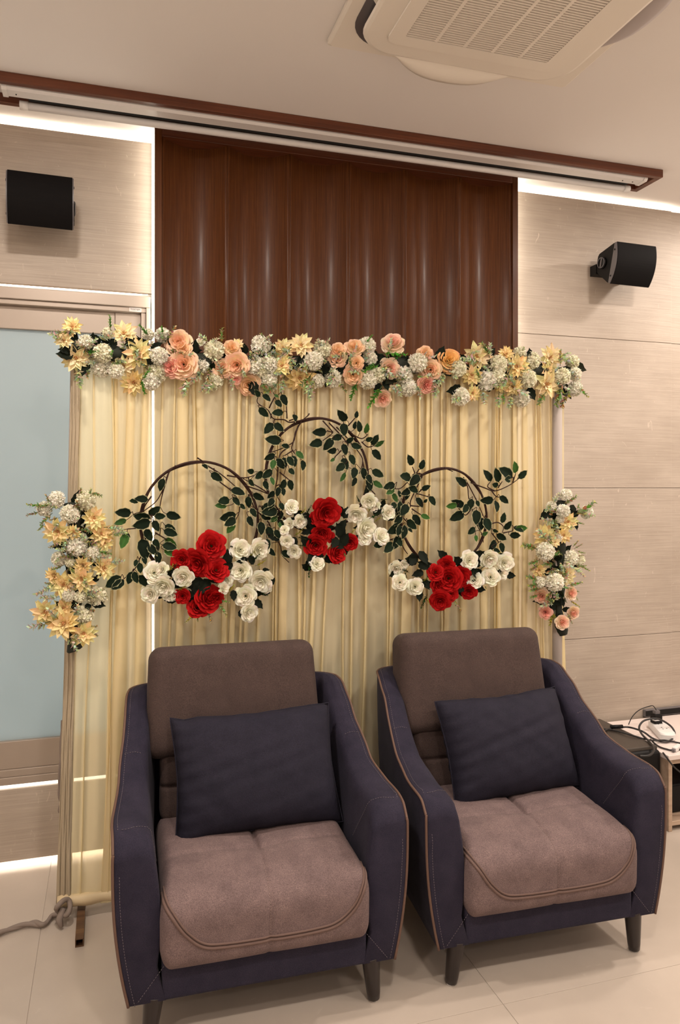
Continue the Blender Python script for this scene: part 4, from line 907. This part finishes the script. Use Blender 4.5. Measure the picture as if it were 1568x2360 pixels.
wreath('hoop wreath with a red cluster hanging nearest the bare stone wall', c3, 4.1263, (1025, 1192), (107, 113), 2.48,
 [[(470,300),(390,300),(350,350),(270,430),(210,440)],[(400,295),(375,230)],[(415,290),(440,250)],[(470,320),(420,420),(360,550),(350,620),(280,720),(270,790)],[(410,480),(540,520)],[(360,600),(460,610)],[(370,630),(460,690)],[(280,710),(330,760)],[(240,880),(290,1000),(330,1060)],[(210,910),(90,950)],[(470,440),(420,490)],[(680,240),(760,275)],
  [(860,330),(900,420),(910,520),(940,620),(960,740)],[(880,350),(980,540),(1060,720)],[(930,380),(1060,430),(1160,460),(1290,410),(1390,340)],[(1130,460),(1170,510),(1210,520)],[(1160,460),(1090,420),(1120,370)],[(1190,430),(1230,370)],[(1330,380),(1360,290)],[(940,620),(880,690),(810,620)],[(960,700),(1000,800),(1040,880),(1050,950)],[(1130,770),(1190,760),(1240,800),(1230,860)],[(1240,860),(1330,840)],[(1130,860),(1200,950)]],
 [((375,215),(338,120)),((450,255),(490,160)),((360,335),(248,318)),((440,310),(360,402)),((345,405),(432,478)),((465,450),(542,410)),((540,510),(592,596)),((410,525),(485,612)),((485,570),(518,535)),((455,690),(545,722),1),((380,685),(455,788)),((325,735),(418,825)),((305,785),(290,918)),((335,815),(375,848)),((330,590),(268,692)),((355,450),(285,490)),((330,455),(320,550)),((208,395),(105,432)),((205,440),(118,492),1),((245,455),(255,525)),((190,480),(235,572),1),((265,560),(235,662)),((210,570),(180,640)),((268,690),(210,790)),((265,780),(148,862)),((265,790),(235,882)),((190,955),(98,1045)),((245,890),(205,1012)),((232,900),(275,992)),((90,955),(0,985)),((200,650),(175,750)),((240,640),(290,700)),
  ((885,415),(800,328)),((945,535),(905,648)),((865,600),(755,558)),((800,592),(698,610),1),((905,590),(850,668)),((865,668),(742,735)),((985,550),(1010,612)),((985,640),(985,780)),((1030,710),(1035,825)),((1070,715),(1110,845)),((972,810),(898,872)),((978,880),(985,942),1),((1040,880),(1100,850),1),((1125,368),(1068,258)),((1195,378),(1158,238)),((1190,410),(1130,392)),((1325,330),(1212,240)),((1310,345),(1248,352)),((1355,290),(1350,180),1),((1382,340),(1464,265)),((1145,545),(1032,555)),((1165,550),(1190,658)),((1205,510),(1292,576)),((1225,765),(1250,662)),((1250,825),(1322,750)),((1355,815),(1474,815),1),((1300,880),(1410,885)),((1335,800),(1435,855)),((1140,830),(1195,850)),((1175,870),(1272,928)),((1165,930),(1120,1022)),((1215,950),(1240,1048)),((1150,1010),(1212,1045))],
 [('W',225,1190,78),('W',285,1160,48),('W',255,1330,80),('W',400,1370,82),('W',910,1120,86),('W',1100,1095,92),('W',1245,1140,90),('W',970,1310,75),('W',1120,1280,88),('W',1220,1240,66),
  ('X',720,1290,120),('X',595,1235,72),('X',700,1165,78),('X',830,1260,88),('X',620,1345,78),('X',640,1500,92),('X',735,1440,66),('X',910,1410,72),('X',760,1340,80)],
 [('d',(340,1250),(280,1200)),('d',(300,1220),(330,1280)),('y',(460,1340),(520,1290)),('d',(470,1380),(510,1280)),('d',(520,1440),(470,1560)),('y',(500,1470),(540,1530)),('y',(610,1260),(680,1210)),('y',(740,1280),(770,1230)),('y',(590,1320),(630,1270)),('y',(740,1480),(800,1540)),('o',(770,1500),(830,1600)),('d',(1010,1210),(1070,1180)),('y',(1170,1070),(1220,1050)),('o',(1000,1360),(990,1400)),('o',(1070,1360),(1080,1390))],
 [((430,1120),(300,1100)),((400,1060),(340,1170)),((440,1030),(510,1160)),((430,1160),(520,1200)),((480,1230),(380,1260)),((470,1300),(540,1390)),((440,1400),(440,1510)),((540,1380),(490,1320)),((900,1210),(1000,1230)),((830,1150),(780,1090)),((960,1170),(1040,1140)),((860,1380),(820,1420)),((1000,1250),(930,1240)),((540,1180),(440,1140))])

# ================================================================== armchairs
def grid_box(hx, hy, hz, r, X, Y, Z, deform=None):
    """rounded box built from grid lines X, Y, Z (each -1..1 scaled)"""
    idx = {}; vs = []; fs = []
    def V(a, b, c):
        k = (round(a, 5), round(b, 5), round(c, 5))
        if k not in idx:
            rx, ry, rz = (r, r, r) if isinstance(r, float) else r
            p = Vector((a, b, c)); q = Vector((max(-hx+rx, min(hx-rx, a)), max(-hy+ry, min(hy-ry, b)), max(-hz+rz, min(hz-rz, c))))
            d = Vector(((p.x-q.x)/rx, (p.y-q.y)/ry, (p.z-q.z)/rz))
            if d.length > 1e-9: d.normalize(); p = q+Vector((d.x*rx, d.y*ry, d.z*rz))
            if deform: p = Vector(deform(p))
            idx[k] = len(vs); vs.append(p)
        return idx[k]
    for A, B, f in ((X, Y, lambda a, b, s: (a, b, s*hz)), (Y, Z, lambda a, b, s: (s*hx, a, b)), (Z, X, lambda a, b, s: (b, s*hy, a))):
        for s in (-1, 1):
            for i in range(len(A)-1):
                for j in range(len(B)-1):
                    q = [V(*f(A[i], B[j], s)), V(*f(A[i+1], B[j], s)), V(*f(A[i+1], B[j+1], s)), V(*f(A[i], B[j+1], s))]
                    if s < 0: q = q[::-1]
                    if len(set(q)) == 4: fs.append(tuple(q))
    return vs, fs
def lines(h, r, n, extra=()):
    L = [-h, h]+[-h+r*k/4 for k in range(1, 5)]+[h-r*k/4 for k in range(1, 5)]+[-(h-r)+2*(h-r)*k/n for k in range(1, n)]+list(extra)
    L.sort(); out = [L[0]]
    for x in L[1:]:
        if x-out[-1] > 0.0012: out.append(x)
    out[-1] = h; return out
def cushion_me(name, hx, hy, hz, r, m, n=(20, 14, 8), ex=((), (), ()), deform=None):
    rx, ry, rz = (r, r, r) if isinstance(r, float) else r
    vs, fs = grid_box(hx, hy, hz, r, lines(hx, rx, n[0], ex[0]), lines(hy, ry, n[1], ex[1]), lines(hz, rz, n[2], ex[2]), deform)
    return mesh(name, vs, fs, m)
ga = lambda x, s: math.exp(-(x/s)**2)
G5 = [-0.014, -0.008, -0.004, 0, 0.004, 0.008, 0.014]

def shell():
    """arms and back of the shell as one U-shaped upholstered wall; returns mesh, piping path, stitch path"""
    HT = [(0, 0.478), (0.012, 0.500), (0.03, 0.516), (0.06, 0.527), (0.14, 0.530), (0.26, 0.550), (0.37, 0.620), (0.46, 0.698), (0.53, 0.736), (0.60, 0.742)]
    XT = [(0, 0.376), (0.10, 0.380), (0.30, 0.364), (0.45, 0.348), (0.60, 0.338)]
    XB = [(0, 0.340), (0.3, 0.328), (0.60, 0.312)]
    TK = [(0, 0.098), (0.15, 0.094), (0.35, 0.074), (0.5, 0.066), (0.6, 0.066)]
    st = []   # stations: outer-top (x,y), outer-bottom (x,y), inner direction, height, thickness, shrink
    for y, sh in ((0.0, 0.006), (0.002, 0.002), (0.007, 0.0), (0.03, 0), (0.05, 0), (0.08, 0), (0.12, 0), (0.16, 0), (0.20, 0), (0.24, 0), (0.28, 0), (0.32, 0), (0.36, 0), (0.40, 0), (0.44, 0), (0.48, 0), (0.52, 0)):
        st.append(((-interp(XT, y), y), (-interp(XB, y), y), (1, 0), interp(HT, y), interp(TK, y), sh))
    cx, cy, R = -0.338+0.085, 0.545, 0.085
    for k in range(1, 8):
        a = PI-PI/2*k/8; c_, s_ = math.cos(a), math.sin(a)
        st.append(((cx+R*c_, cy+R*s_), (cx+0.028+R*c_, cy-0.045+R*s_), (-c_, -s_), 0.740, 0.066, 0))
    for k in range(0, 7):
        x = lerp(cx, 0, k/6); st.append(((x, cy+R), (x, cy-0.045+R), (0, -1), 0.741, 0.066, 0))
    left = st; right = [((-a[0], a[1]), (-b[0], b[1]), (-d[0], d[1]), h, t, s) for a, b, d, h, t, s in reversed(left[:-1])]
    st = left+right
    vs = []; fs = []; NS = 0; pip = []; stitch = []
    for (xo, yo), (xb, yb), (dx, dy), h, tk, sh in st:
        o = Vector((xo, yo)); b = Vector((xb, yb)); d = Vector((dx, dy)); loop = []
        z0 = 0.118+sh*0.5; h2 = h-sh
        for k in range(9):
            t = k/8; z = lerp(z0, h2-0.014, t); e = b.lerp(o, t**0.85)-d*0.010*math.sin(PI*t)+d*sh
            loop.append((e.x, e.y, z))
        for u, w_ in ((0.0015, -0.006), (0.005, -0.002), (0.011, 0), (0.022, 0.0015), (tk*0.5, 0.003), (tk-0.030, 0.000), (tk-0.014, -0.006), (tk-0.004, -0.018), (tk, -0.034)):
            u = max(u, sh) if u < tk/2 else min(u, tk-sh); e = o+d*u; loop.append((e.x, e.y, h2+w_))
        for k in range(1, 7):
            t = k/6; z = lerp(h2-0.034, 0.20, t); e = o+d*(tk-sh+0.012*math.sin(PI*t)+0.006*t); loop.append((e.x, e.y, z))
        loop.append(((b+d*(tk*0.9)).x, (b+d*(tk*0.9)).y, z0))
        NS = len(loop); vs += loop
        if sh <= 0.0: pip.append(Vector(loop[9])+Vector((-dx*0.0015, -dy*0.0015, 0.0015))); stitch.append(Vector(loop[11])+Vector((dx*0.002, dy*0.002, 0.0012)))
    for i in range(len(st)-1):
        for k in range(NS): fs.append((i*NS+k, i*NS+(k+1) % NS, (i+1)*NS+(k+1) % NS, (i+1)*NS+k))
    fs.append(tuple(range(NS))); fs.append(tuple(range((len(st)-1)*NS, len(st)*NS))[::-1])
    me = mesh('shell', vs, fs, M['navy']); bm = bmesh.new(); bm.from_mesh(me); bmesh.ops.recalc_face_normals(bm, faces=bm.faces); bm.to_mesh(me); bm.free()
    front = [Vector(vs[2*NS+k]) for k in range(9, -1, -1)]
    fp = [p+Vector((-0.0005, -0.0055, 0)) for p in front]; fsx = [p+Vector((0.015, -0.0078, 0)) for p in front]
    fp[0].y += 0.003; fp[1].y += 0.001
    mir = lambda L: [Vector((-p.x, p.y, p.z)) for p in L]
    pipe = fp[::-1]+pip+mir(fp); sti = fsx[::-1][:-2]+stitch[2:-2]+mir(fsx)[2:]
    return me, spline(pipe, 3), spline(sti, 3)
def dashes(mb, path, r=0.0007, on=0.0042, off=0.003):
    acc = 0; seg = []; draw = True
    cur_ = [path[0]]
    for a, b in zip(path, path[1:]):
        L = (b-a).length; pos = 0
        while pos < L:
            need = (on if draw else off)-acc; step = min(need, L-pos); pos += step; acc += step
            p = a.lerp(b, pos/L)
            if draw: cur_.append(p)
            if acc >= (on if draw else off)-1e-9:
                if draw and len(cur_) > 1: mb.tube([cur_[0], cur_[-1]], r, 4)
                draw = not draw; acc = 0; cur_ = [p]
def make_chair(label, loc, rz):
    t = thing('armchair', label, 'armchair', loc, rz, 'pair of navy and brown armchairs')
    me, pipe, sti = shell(); shl = link('shell', me, t)
    mb = MB(); mb.tube(pipe, 0.0036, 8); under(mb.build('piping', M['piping'], t), shl)
    mb = MB(); dashes(mb, sti); under(mb.build('stitching', M['thread'], t), shl)
    BV = BVHTree.FromPolygons([v.co for v in me.vertices], [tuple(p.vertices) for p in me.polygons])
    def on_shell(p, lift=0.0010):
        l, n, i, d = BV.find_nearest(Vector(p)); q = Vector(p)-l
        return l+(n if n.dot(q) >= 0 or q.length < 1e-6 else -n)*lift
    mb = MB()
    for s in (-1, 1):
        # arm-front seams curving over the inner face, wing seams and bottom mitres
        P = spline([(s*0.362, 0.040, 0.57), (s*0.32, 0.050, 0.57), (s*0.270, 0.075, 0.50), (s*0.255, 0.110, 0.45), (s*0.24, 0.15, 0.39)], 8); dashes(mb, [on_shell(p) for p in P])
        P = spline([(s*0.36, 0.33, 0.64), (s*0.33, 0.333, 0.64), (s*0.295, 0.34, 0.625)], 8); dashes(mb, [on_shell(p) for p in P])
        dashes(mb, [Vector((s*lerp(0.318, 0.243, k/8), -0.0012, lerp(0.128, 0.222, k/8))) for k in range(9)])
    under(mb.build('seam_stitching', M['thread'], t), shl)
    # front rail, seat deck
    box('front_rail', -0.262, 0.262, -0.0002, 0.06, 0.118, 0.262, M['navy'], t, 0.008)
    box('seat_base', -0.262, 0.262, 0.05, 0.54, 0.122, 0.235, M['navy'], t, 0.004)
    # seat cushion: two halves, cross seam, rolled front that hangs over the rail
    hx, hy, hz = 0.262, 0.265, 0.084
    def sd(p):
        x, y, z = p
        sm = lambda q: max(0, min(1, q))**2*(3-2*max(0, min(1, q)))
        top = sm((z+0.02)/0.09); fr = sm((-y-0.17)/0.09); k = max(top, fr); tot = max(1e-6, top+fr)
        n = Vector((0, -fr/tot, top/tot)); back = sm((y+0.10)/0.05)
        dd = -(0.0045+0.0090*back)*ga(x, 0.007)*k+0.007*k*(1-ga(x, 0.06))*(1-(abs(x)/hx)**4)*(1-0.75*fr)
        dd += -0.0085*ga(y+0.075, 0.008)*top*(0.30+0.70*ga(x, 0.10))+0.004*top*(1-ga(y+0.075, 0.05))
        z2 = z+n.z*dd-0.028*max(0, (y-0.05)/0.21)**1.5*top; y2 = y+n.y*dd
        z2 -= 0.040*sm((-y-0.06)/0.22)*lerp(1, 0.55, sm((z+0.06)/0.12))
        w_ = 1+0.035*max(0, (-y-0.12)/0.14)
        return (x*w_, y2, z2)
    sme = cushion_me('seat_cushion', hx, hy, hz, (0.030, 0.060, 0.060), M['mauve'], (26, 24, 6), (G5, [g-0.075 for g in G5], ()), sd)
    so_ = Vector((0, 0.228, 0.310)); seat = link('seat_cushion', sme, t, so_)
    SB = BVHTree.FromPolygons([v.co+so_ for v in sme.vertices], [tuple(p.vertices) for p in sme.polygons])
    U = spline([(-0.262, 0, 0.368), (-0.238, 0, 0.335), (-0.205, 0, 0.290), (-0.165, 0, 0.258), (-0.11, 0, 0.2495), (0, 0, 0.247), (0.11, 0, 0.2495), (0.170, 0, 0.258), (0.215, 0, 0.290), (0.243, 0, 0.335), (0.262, 0, 0.372)], 10)
    mb = MB()
    for dz, rr in ((0, 0.0042), (0.0085, 0.0030)):
        P = []
        for p in U:
            q = Vector((p.x*(1-dz*1.8), -0.5, p.z+dz)); hit, n, i, d = SB.ray_cast(q, Vector((0, 1, 0)))
            if hit: P.append(hit+n*0.001)
        mb.tube(P, rr, 7)
    under(mb.build('seat_piping', M['mauve_pipe'], t), seat)
    mb = MB(); P = []
    for k in range(60):
        a = lerp(-0.4, 1.75, k/59); o_ = Vector((0, 0.06, 0.30)); d_ = Vector((0, -math.cos(a), math.sin(a)))
        hit, n, i, d = SB.ray_cast(o_+d_*0.5, -d_)
        if hit: P.append(hit+n*0.0008)
    dashes(mb, P, 0.0006); under(mb.build('seat_seam', M['thread2'], t), seat)
    # back: lower lumbar section with channel seams, upper head cushion
    def lo(p):
        x, y, z = p; k = max(0, min(1, (-y+0.0)/0.04))
        return (x, y+k*(0.008*ga(z+0.005, 0.006)-0.010*(1-ga(z+0.005, 0.05))), z)
    link('lumbar_cushion', cushion_me('lumbar_cushion', 0.248, 0.060, 0.115, 0.035, M['brown_back'], (16, 6, 16), ((), (), [g-0.005 for g in G5]), lo), t, (0, 0.490, 0.465), (math.radians(-10), 0, 0))
    def up(p):
        x, y, z = p; k = 0.010*(1-(x/0.27)**4)*(1-(z/0.17)**4)
        return (x*(1-0.03*(z/0.17)), y-(k if y < 0 else -k*0.4), z)
    link('head_cushion', cushion_me('head_cushion', 0.266, 0.066, 0.165, 0.040, M['brown_back'], (18, 6, 14), deform=up), t, (-0.018, 0.515, 0.706), (math.radians(-11), 0, 0))
    # legs
    LG = lathe('leg', [(0.0135, 0.0), (0.0165, 0.003), (0.0185, 0.02), (0.0250, 0.122), (0.0250, 0.126)], M['legwood'], 20); GD = lathe('glide', [(0.0125, 0.0), (0.0125, 0.004)], M['white'], 14)
    for sx in (-1, 1):
        for y, ty in ((0.045, -0.10), (0.50, 0.10)):
            r_ = (-ty*0.8, sx*-0.10, 0)
            l = link('leg', LG, t, (sx*0.292, y+ty*0.12, 0.0035), r_)
            under(link('glide', GD, t, (sx*0.292, y+ty*0.12, 0.0), (0,0,0)), l)
    return t
M['mauve_pipe'] = mat('mauve_cord', (0.125, 0.075, 0.062), 0.8)
M['thread2'] = mat('mauve_thread', (0.27, 0.19, 0.17), 0.8)
CH1 = (0.386, 1.872, 0); CH2 = (1.194, 1.852, 0)
make_chair('navy armchair with brown cushions, standing nearer the window', CH1, math.radians(-1.2))
make_chair('navy armchair with brown cushions, standing nearer the subwoofer and cabinet', CH2, math.radians(-2.2))

# throw pillows
def pillow(label, loc, rot, w_, h_, T, seed):
    nn = noise1(seed, 8, 1, 5); n2 = noise1(seed+1, 8, 1, 5); N = 34; vs = []; fs = []
    for side in (-1, 1):
        for i in range(N+1):
            for j in range(N+1):
                u = -1+2*i/N; v = -1+2*j/N
                pin = 1-0.055*(1-abs(v)**1.5)*abs(u)**3; pin2 = 1-0.060*(1-abs(u)**1.5)*abs(v)**3
                th = T*(max(0, (1-u**2.0*abs(u)**0.6)*(1-v**2.0*abs(v)**0.6))**0.48)
                wr = 0.0022*(nn(u*0.6+v*0.5)+n2(v*0.9-u*0.3))*(1-abs(u*v))
                cr = 0.005*math.sin(v*26+3*nn(u*.3))*max(0, -u-0.62)*2.2
                vs.append((u*w_/2*pin, side*(th+(wr+cr if th > 0.004 else 0)), v*h_/2*pin2+0.004*nn(u*0.7)*abs(v)))
    K = (N+1)**2
    for s in (0, 1):
        for i in range(N):
            for j in range(N):
                a = s*K+i*(N+1)+j; q = (a, a+1, a+N+2, a+N+1); fs.append(q if s == 1 else q[::-1])
    t = thing('throw_pillow', label, 'pillow', loc, 0, 'navy throw pillows on the armchairs')
    me = mesh('pillow_body', vs, fs, M['navy_pillow']); q = (Matrix.Rotation(rot[2], 4, 'Z') @ Matrix.Rotation(rot[0], 4, 'X') @ Matrix.Rotation(rot[1], 4, 'Y')).to_quaternion()
    bm = bmesh.new(); bm.from_mesh(me); bmesh.ops.remove_doubles(bm, verts=bm.verts, dist=0.0004); bmesh.ops.recalc_face_normals(bm, faces=bm.faces); bm.to_mesh(me); bm.free()
    pb = link('pillow_body', me, t, (0, 0, 0), q)
    edge = []
    def ep(u, v): return Vector((u*w_/2*(1-0.055*(1-abs(v)**1.5)*abs(u)**3), 0, v*h_/2*(1-0.060*(1-abs(u)**1.5)*abs(v)**3)+0.004*nn(u*0.7)*abs(v)))
    for k in range(24): edge.append(ep(-1+2*k/24, 1))
    for k in range(24): edge.append(ep(1, 1-2*k/24))
    for k in range(24): edge.append(ep(1-2*k/24, -1))
    for k in range(24): edge.append(ep(-1, -1+2*k/24))
    mb = MB(); mb.tube(edge, 0.0020, 6, closed=True); under(mb.build('edge_seam', M['navy_pillow'], t, (0,0,0), q), pb)
    return t
pillow('plump navy throw pillow on the armchair nearer the window', (0.415, 2.185, 0.540), (math.radians(-24), math.radians(-2), math.radians(-3)), 0.480, 0.340, 0.088, 41)
pillow('plump navy throw pillow on the armchair nearer the subwoofer', (1.245, 2.185, 0.530), (math.radians(-24), math.radians(-1), math.radians(2)), 0.460, 0.325, 0.088, 57)

# ================================================================== right corner: subwoofer, low cabinet, power strip, cables
sub = thing('subwoofer', 'black subwoofer box with a flat brown-black top beside the armchair', 'speaker', (1.917, 2.70, 0))
box('cabinet', -0.207, 0.207, -0.195, 0.20, 0.006, 0.318, M['black'], sub, 0.022, seg=4)
box('top_panel', -0.200, 0.197, -0.178, 0.195, 0.314, 0.330, M['sub_top'], sub, 0.004)
for sx in (-1, 1):
    for sy in (-1, 1): link('foot', lathe('foot', [(0.016, 0), (0.018, 0.010)], M['cable'], 14), sub, (sx*0.17, sy*0.15, 0))
cb_ = thing('low_cabinet', 'low pale wooden media cabinet with a white top against the wall', 'cabinet', (2.70, 2.69, 0))
def cbx(name, x0, x1, y0, y1, z0, z1, m, bev=0.0015): return box(name, x0-2.70, x1-2.70, y0-2.69, y1-2.69, z0, z1, M[m], cb_, bev, seg=1)
C0, C1, CY0, CY1 = 2.128, 3.30, 2.475, 2.915
cbx('side_panel', C0, C0+0.018, CY0, CY1, 0.0, 0.284, 'palewood'); cbx('side_panel', C1-0.018, C1, CY0, CY1, 0.0, 0.284, 'palewood')
cbx('top_board', C0-0.002, C1+0.002, CY0-0.002, CY1, 0.284, 0.303, 'whitetop')
cbx('bottom_board', C0+0.018, C1-0.018, CY0+0.004, CY1, 0.02, 0.038, 'palewood')
cbx('back_panel', C0+0.018, C1-0.018, CY1-0.010, CY1-0.002, 0.038, 0.284, 'palewood')
cbx('divider', 2.70, 2.716, CY0+0.004, CY1-0.010, 0.038, 0.284, 'palewood')
cbx('shelf_rail', C0+0.018, 2.70, CY0+0.012, CY0+0.028, 0.262, 0.284, 'palewood')
dv = thing('media_box', 'black media box standing in the open bay of the low cabinet', 'electronics', (2.36, 2.68, 0.038))
box('housing', -0.17, 0.17, -0.14, 0.14, 0.002, 0.118, M['black'], dv, 0.006); box('front_plate', -0.165, 0.165, -0.1445, -0.139, 0.010, 0.112, M['black'], dv, 0.002)
box('display_window', -0.10, 0.06, -0.1458, -0.1440, 0.055, 0.090, M['slot'], dv)
ch_ = thing('cable_channel', 'dark skirting duct along the wall behind the low cabinet', 'cable duct', (2.80, 2.928, 0.303))
box('duct', -0.42, 0.6, -0.010, 0.010, 0.0008, 0.034, M['greyplastic'], ch_, 0.002); box('duct_lid', -0.42, 0.6, -0.0125, -0.0095, 0.006, 0.030, M['black'], ch_, 0.001)
def on_top(px, py, z):
    u = (px-784)/F_PX; s = (EYE-z)*F_PX/(py-HZ); return Vector((s*(sn+u*cs), s*(cs-u*sn), z))
# power strip
pA = on_top(1512, 1672, 0.31); pB = on_top(1540, 1702, 0.31); mid = (pA+pB)/2; ang = math.atan2((pB-pA).y, (pB-pA).x)
pw = thing('power_strip', 'white rounded power strip with sockets on the cabinet top', 'power strip', (mid.x, mid.y, 0.303), ang)
Lh = (pB-pA).length/2+0.015
stack_l = []
for z, k in ((0.0008, 0.94), (0.004, 1.0), (0.024, 1.0), (0.030, 0.93), (0.032, 0.80)): stack_l.append([(x*(1 if k > .95 else k*1.03), y*k, z) for x, y in rrect(Lh, 0.034, 0.026, 6)])
sbody = stack('strip_body', stack_l, M['white'], pw)
for xx in (-0.35, 0.30):
    for (a, b) in ((0, 0.012), (-0.010, -0.006), (0.010, -0.006)):
        mb = MB(); mb.box(-0.003, 0.003, -0.0022, 0.0022, 0, 0.0006); mb.build('socket_hole', M['slot'], sbody, (xx*Lh+a, b, 0.0319), smooth=False)
ad = on_top(1517, 1668, 0.335)
pg = thing('power_adapter', 'small dark plug-in adapter standing in the power strip', 'adapter', (ad.x, ad.y+0.01, 0.3358))
box('adapter_body', -0.020, 0.020, -0.016, 0.016, 0.0, 0.040, M['black'], pg, 0.003); box('plug_collar', -0.012, 0.012, -0.010, 0.010, 0.040, 0.056, M['greyplastic'], pg, 0.002)
box('adapter_band', -0.0205, 0.0205, -0.0165, 0.0165, 0.014, 0.018, M['white'], pg)
wp = on_top(1561, 1722, 0.315)
wpt = thing('cable_plug', 'small white connector lying on the cabinet top', 'plug', (wp.x, wp.y, 0.3035), 0.5)
box('plug_body', -0.030, 0.030, -0.010, 0.010, 0.0, 0.018, M['white'], wpt, 0.004); box('plug_tip', -0.044, -0.029, -0.006, 0.006, 0.004, 0.013, M['greyplastic'], wpt, 0.001)
def cable(name, label, P, r):
    P = spline(P, 8); o0 = P[0].copy(); t = tag(link(name, None, None, o0), label, 'cable')
    mb = MB(); mb.tube([p-o0 for p in P], r, 8); mb.build('cord', M['cable'], t); return t, o0
T = lambda px, py, z=0.336: on_top(px, py, z)
t, o0 = cable('cable', 'thick black cable looped over the subwoofer and the cabinet top', [T(1384, 1700), T(1392, 1686), T(1412, 1678), T(1424, 1677, 0.338), T(1450, 1676, 0.337), T(1482, 1686, 0.337), T(1504, 1701, 0.312), T(1530, 1710, 0.310), T(1548, 1705, 0.312), T(1556, 1690, 0.320), T(1545, 1672, 0.345), T(1517, 1657, 0.375), T(1487, 1660, 0.372), T(1474, 1675, 0.350), T(1480, 1692, 0.338), T(1500, 1712, 0.338), T(1508, 1728, 0.338), T(1497, 1741, 0.336), T(1475, 1742, 0.335)], 0.0042)
c_ = T(1424, 1677, 0.338)-o0; mb = MB(); mb.tube([c_+Vector((-0.030, 0.006, 0.004)), c_+Vector((0.022, -0.004, 0.004))], 0.0085, 10); mb.build('connector', M['black'], t)
cable('cable', 'black cable running flat from behind the armchair across to the cabinet edge', [T(1355, 1678), T(1385, 1679), T(1420, 1684), T(1462, 1696), T(1500, 1706, 0.325), T(1530, 1706, 0.311), T(1550, 1709, 0.309), T(1620, 1722, 0.309), T(1720, 1728, 0.309), T(1760, 1715, 0.309)], 0.0036)
cable('cable', 'black cable curving over the cabinet front down to the shelf', [T(1500, 1704, 0.318), T(1515, 1718, 0.309), T(1535, 1726, 0.308), T(1560, 1728, 0.308), T(1640, 1715, 0.308), T(1700, 1712, 0.308)], 0.0036)
a_ = Vector((ad.x, ad.y+0.01, 0.392))
cable('adapter_cord', 'thin dark cord arching from the adapter down behind the cabinet', [a_, a_+Vector((-0.010, 0.005, 0.016)), W(1500, 1627, 2.80), W(1475, 1636, 2.82), W(1458, 1652, 2.84), W(1448, 1674, 2.86), W(1444, 1690, 2.88)], 0.0020)
cable('cable', 'short black cable loop poking up behind the armchair arm', [W(1340, 1662, 2.62), W(1352, 1657, 2.62), W(1367, 1654, 2.64), W(1370, 1658, 2.64), W(1360, 1664, 2.64), W(1350, 1672, 2.64), T(1356, 1681, 0.334)], 0.0034)
cable('cable', 'black cable hanging down the open front of the low cabinet', [T(1529, 1735, 0.308), W(1536, 1744, 2.466), W(1552, 1765, 2.464), W(1568, 1779, 2.464), W(1600, 1800, 2.464)], 0.0034)
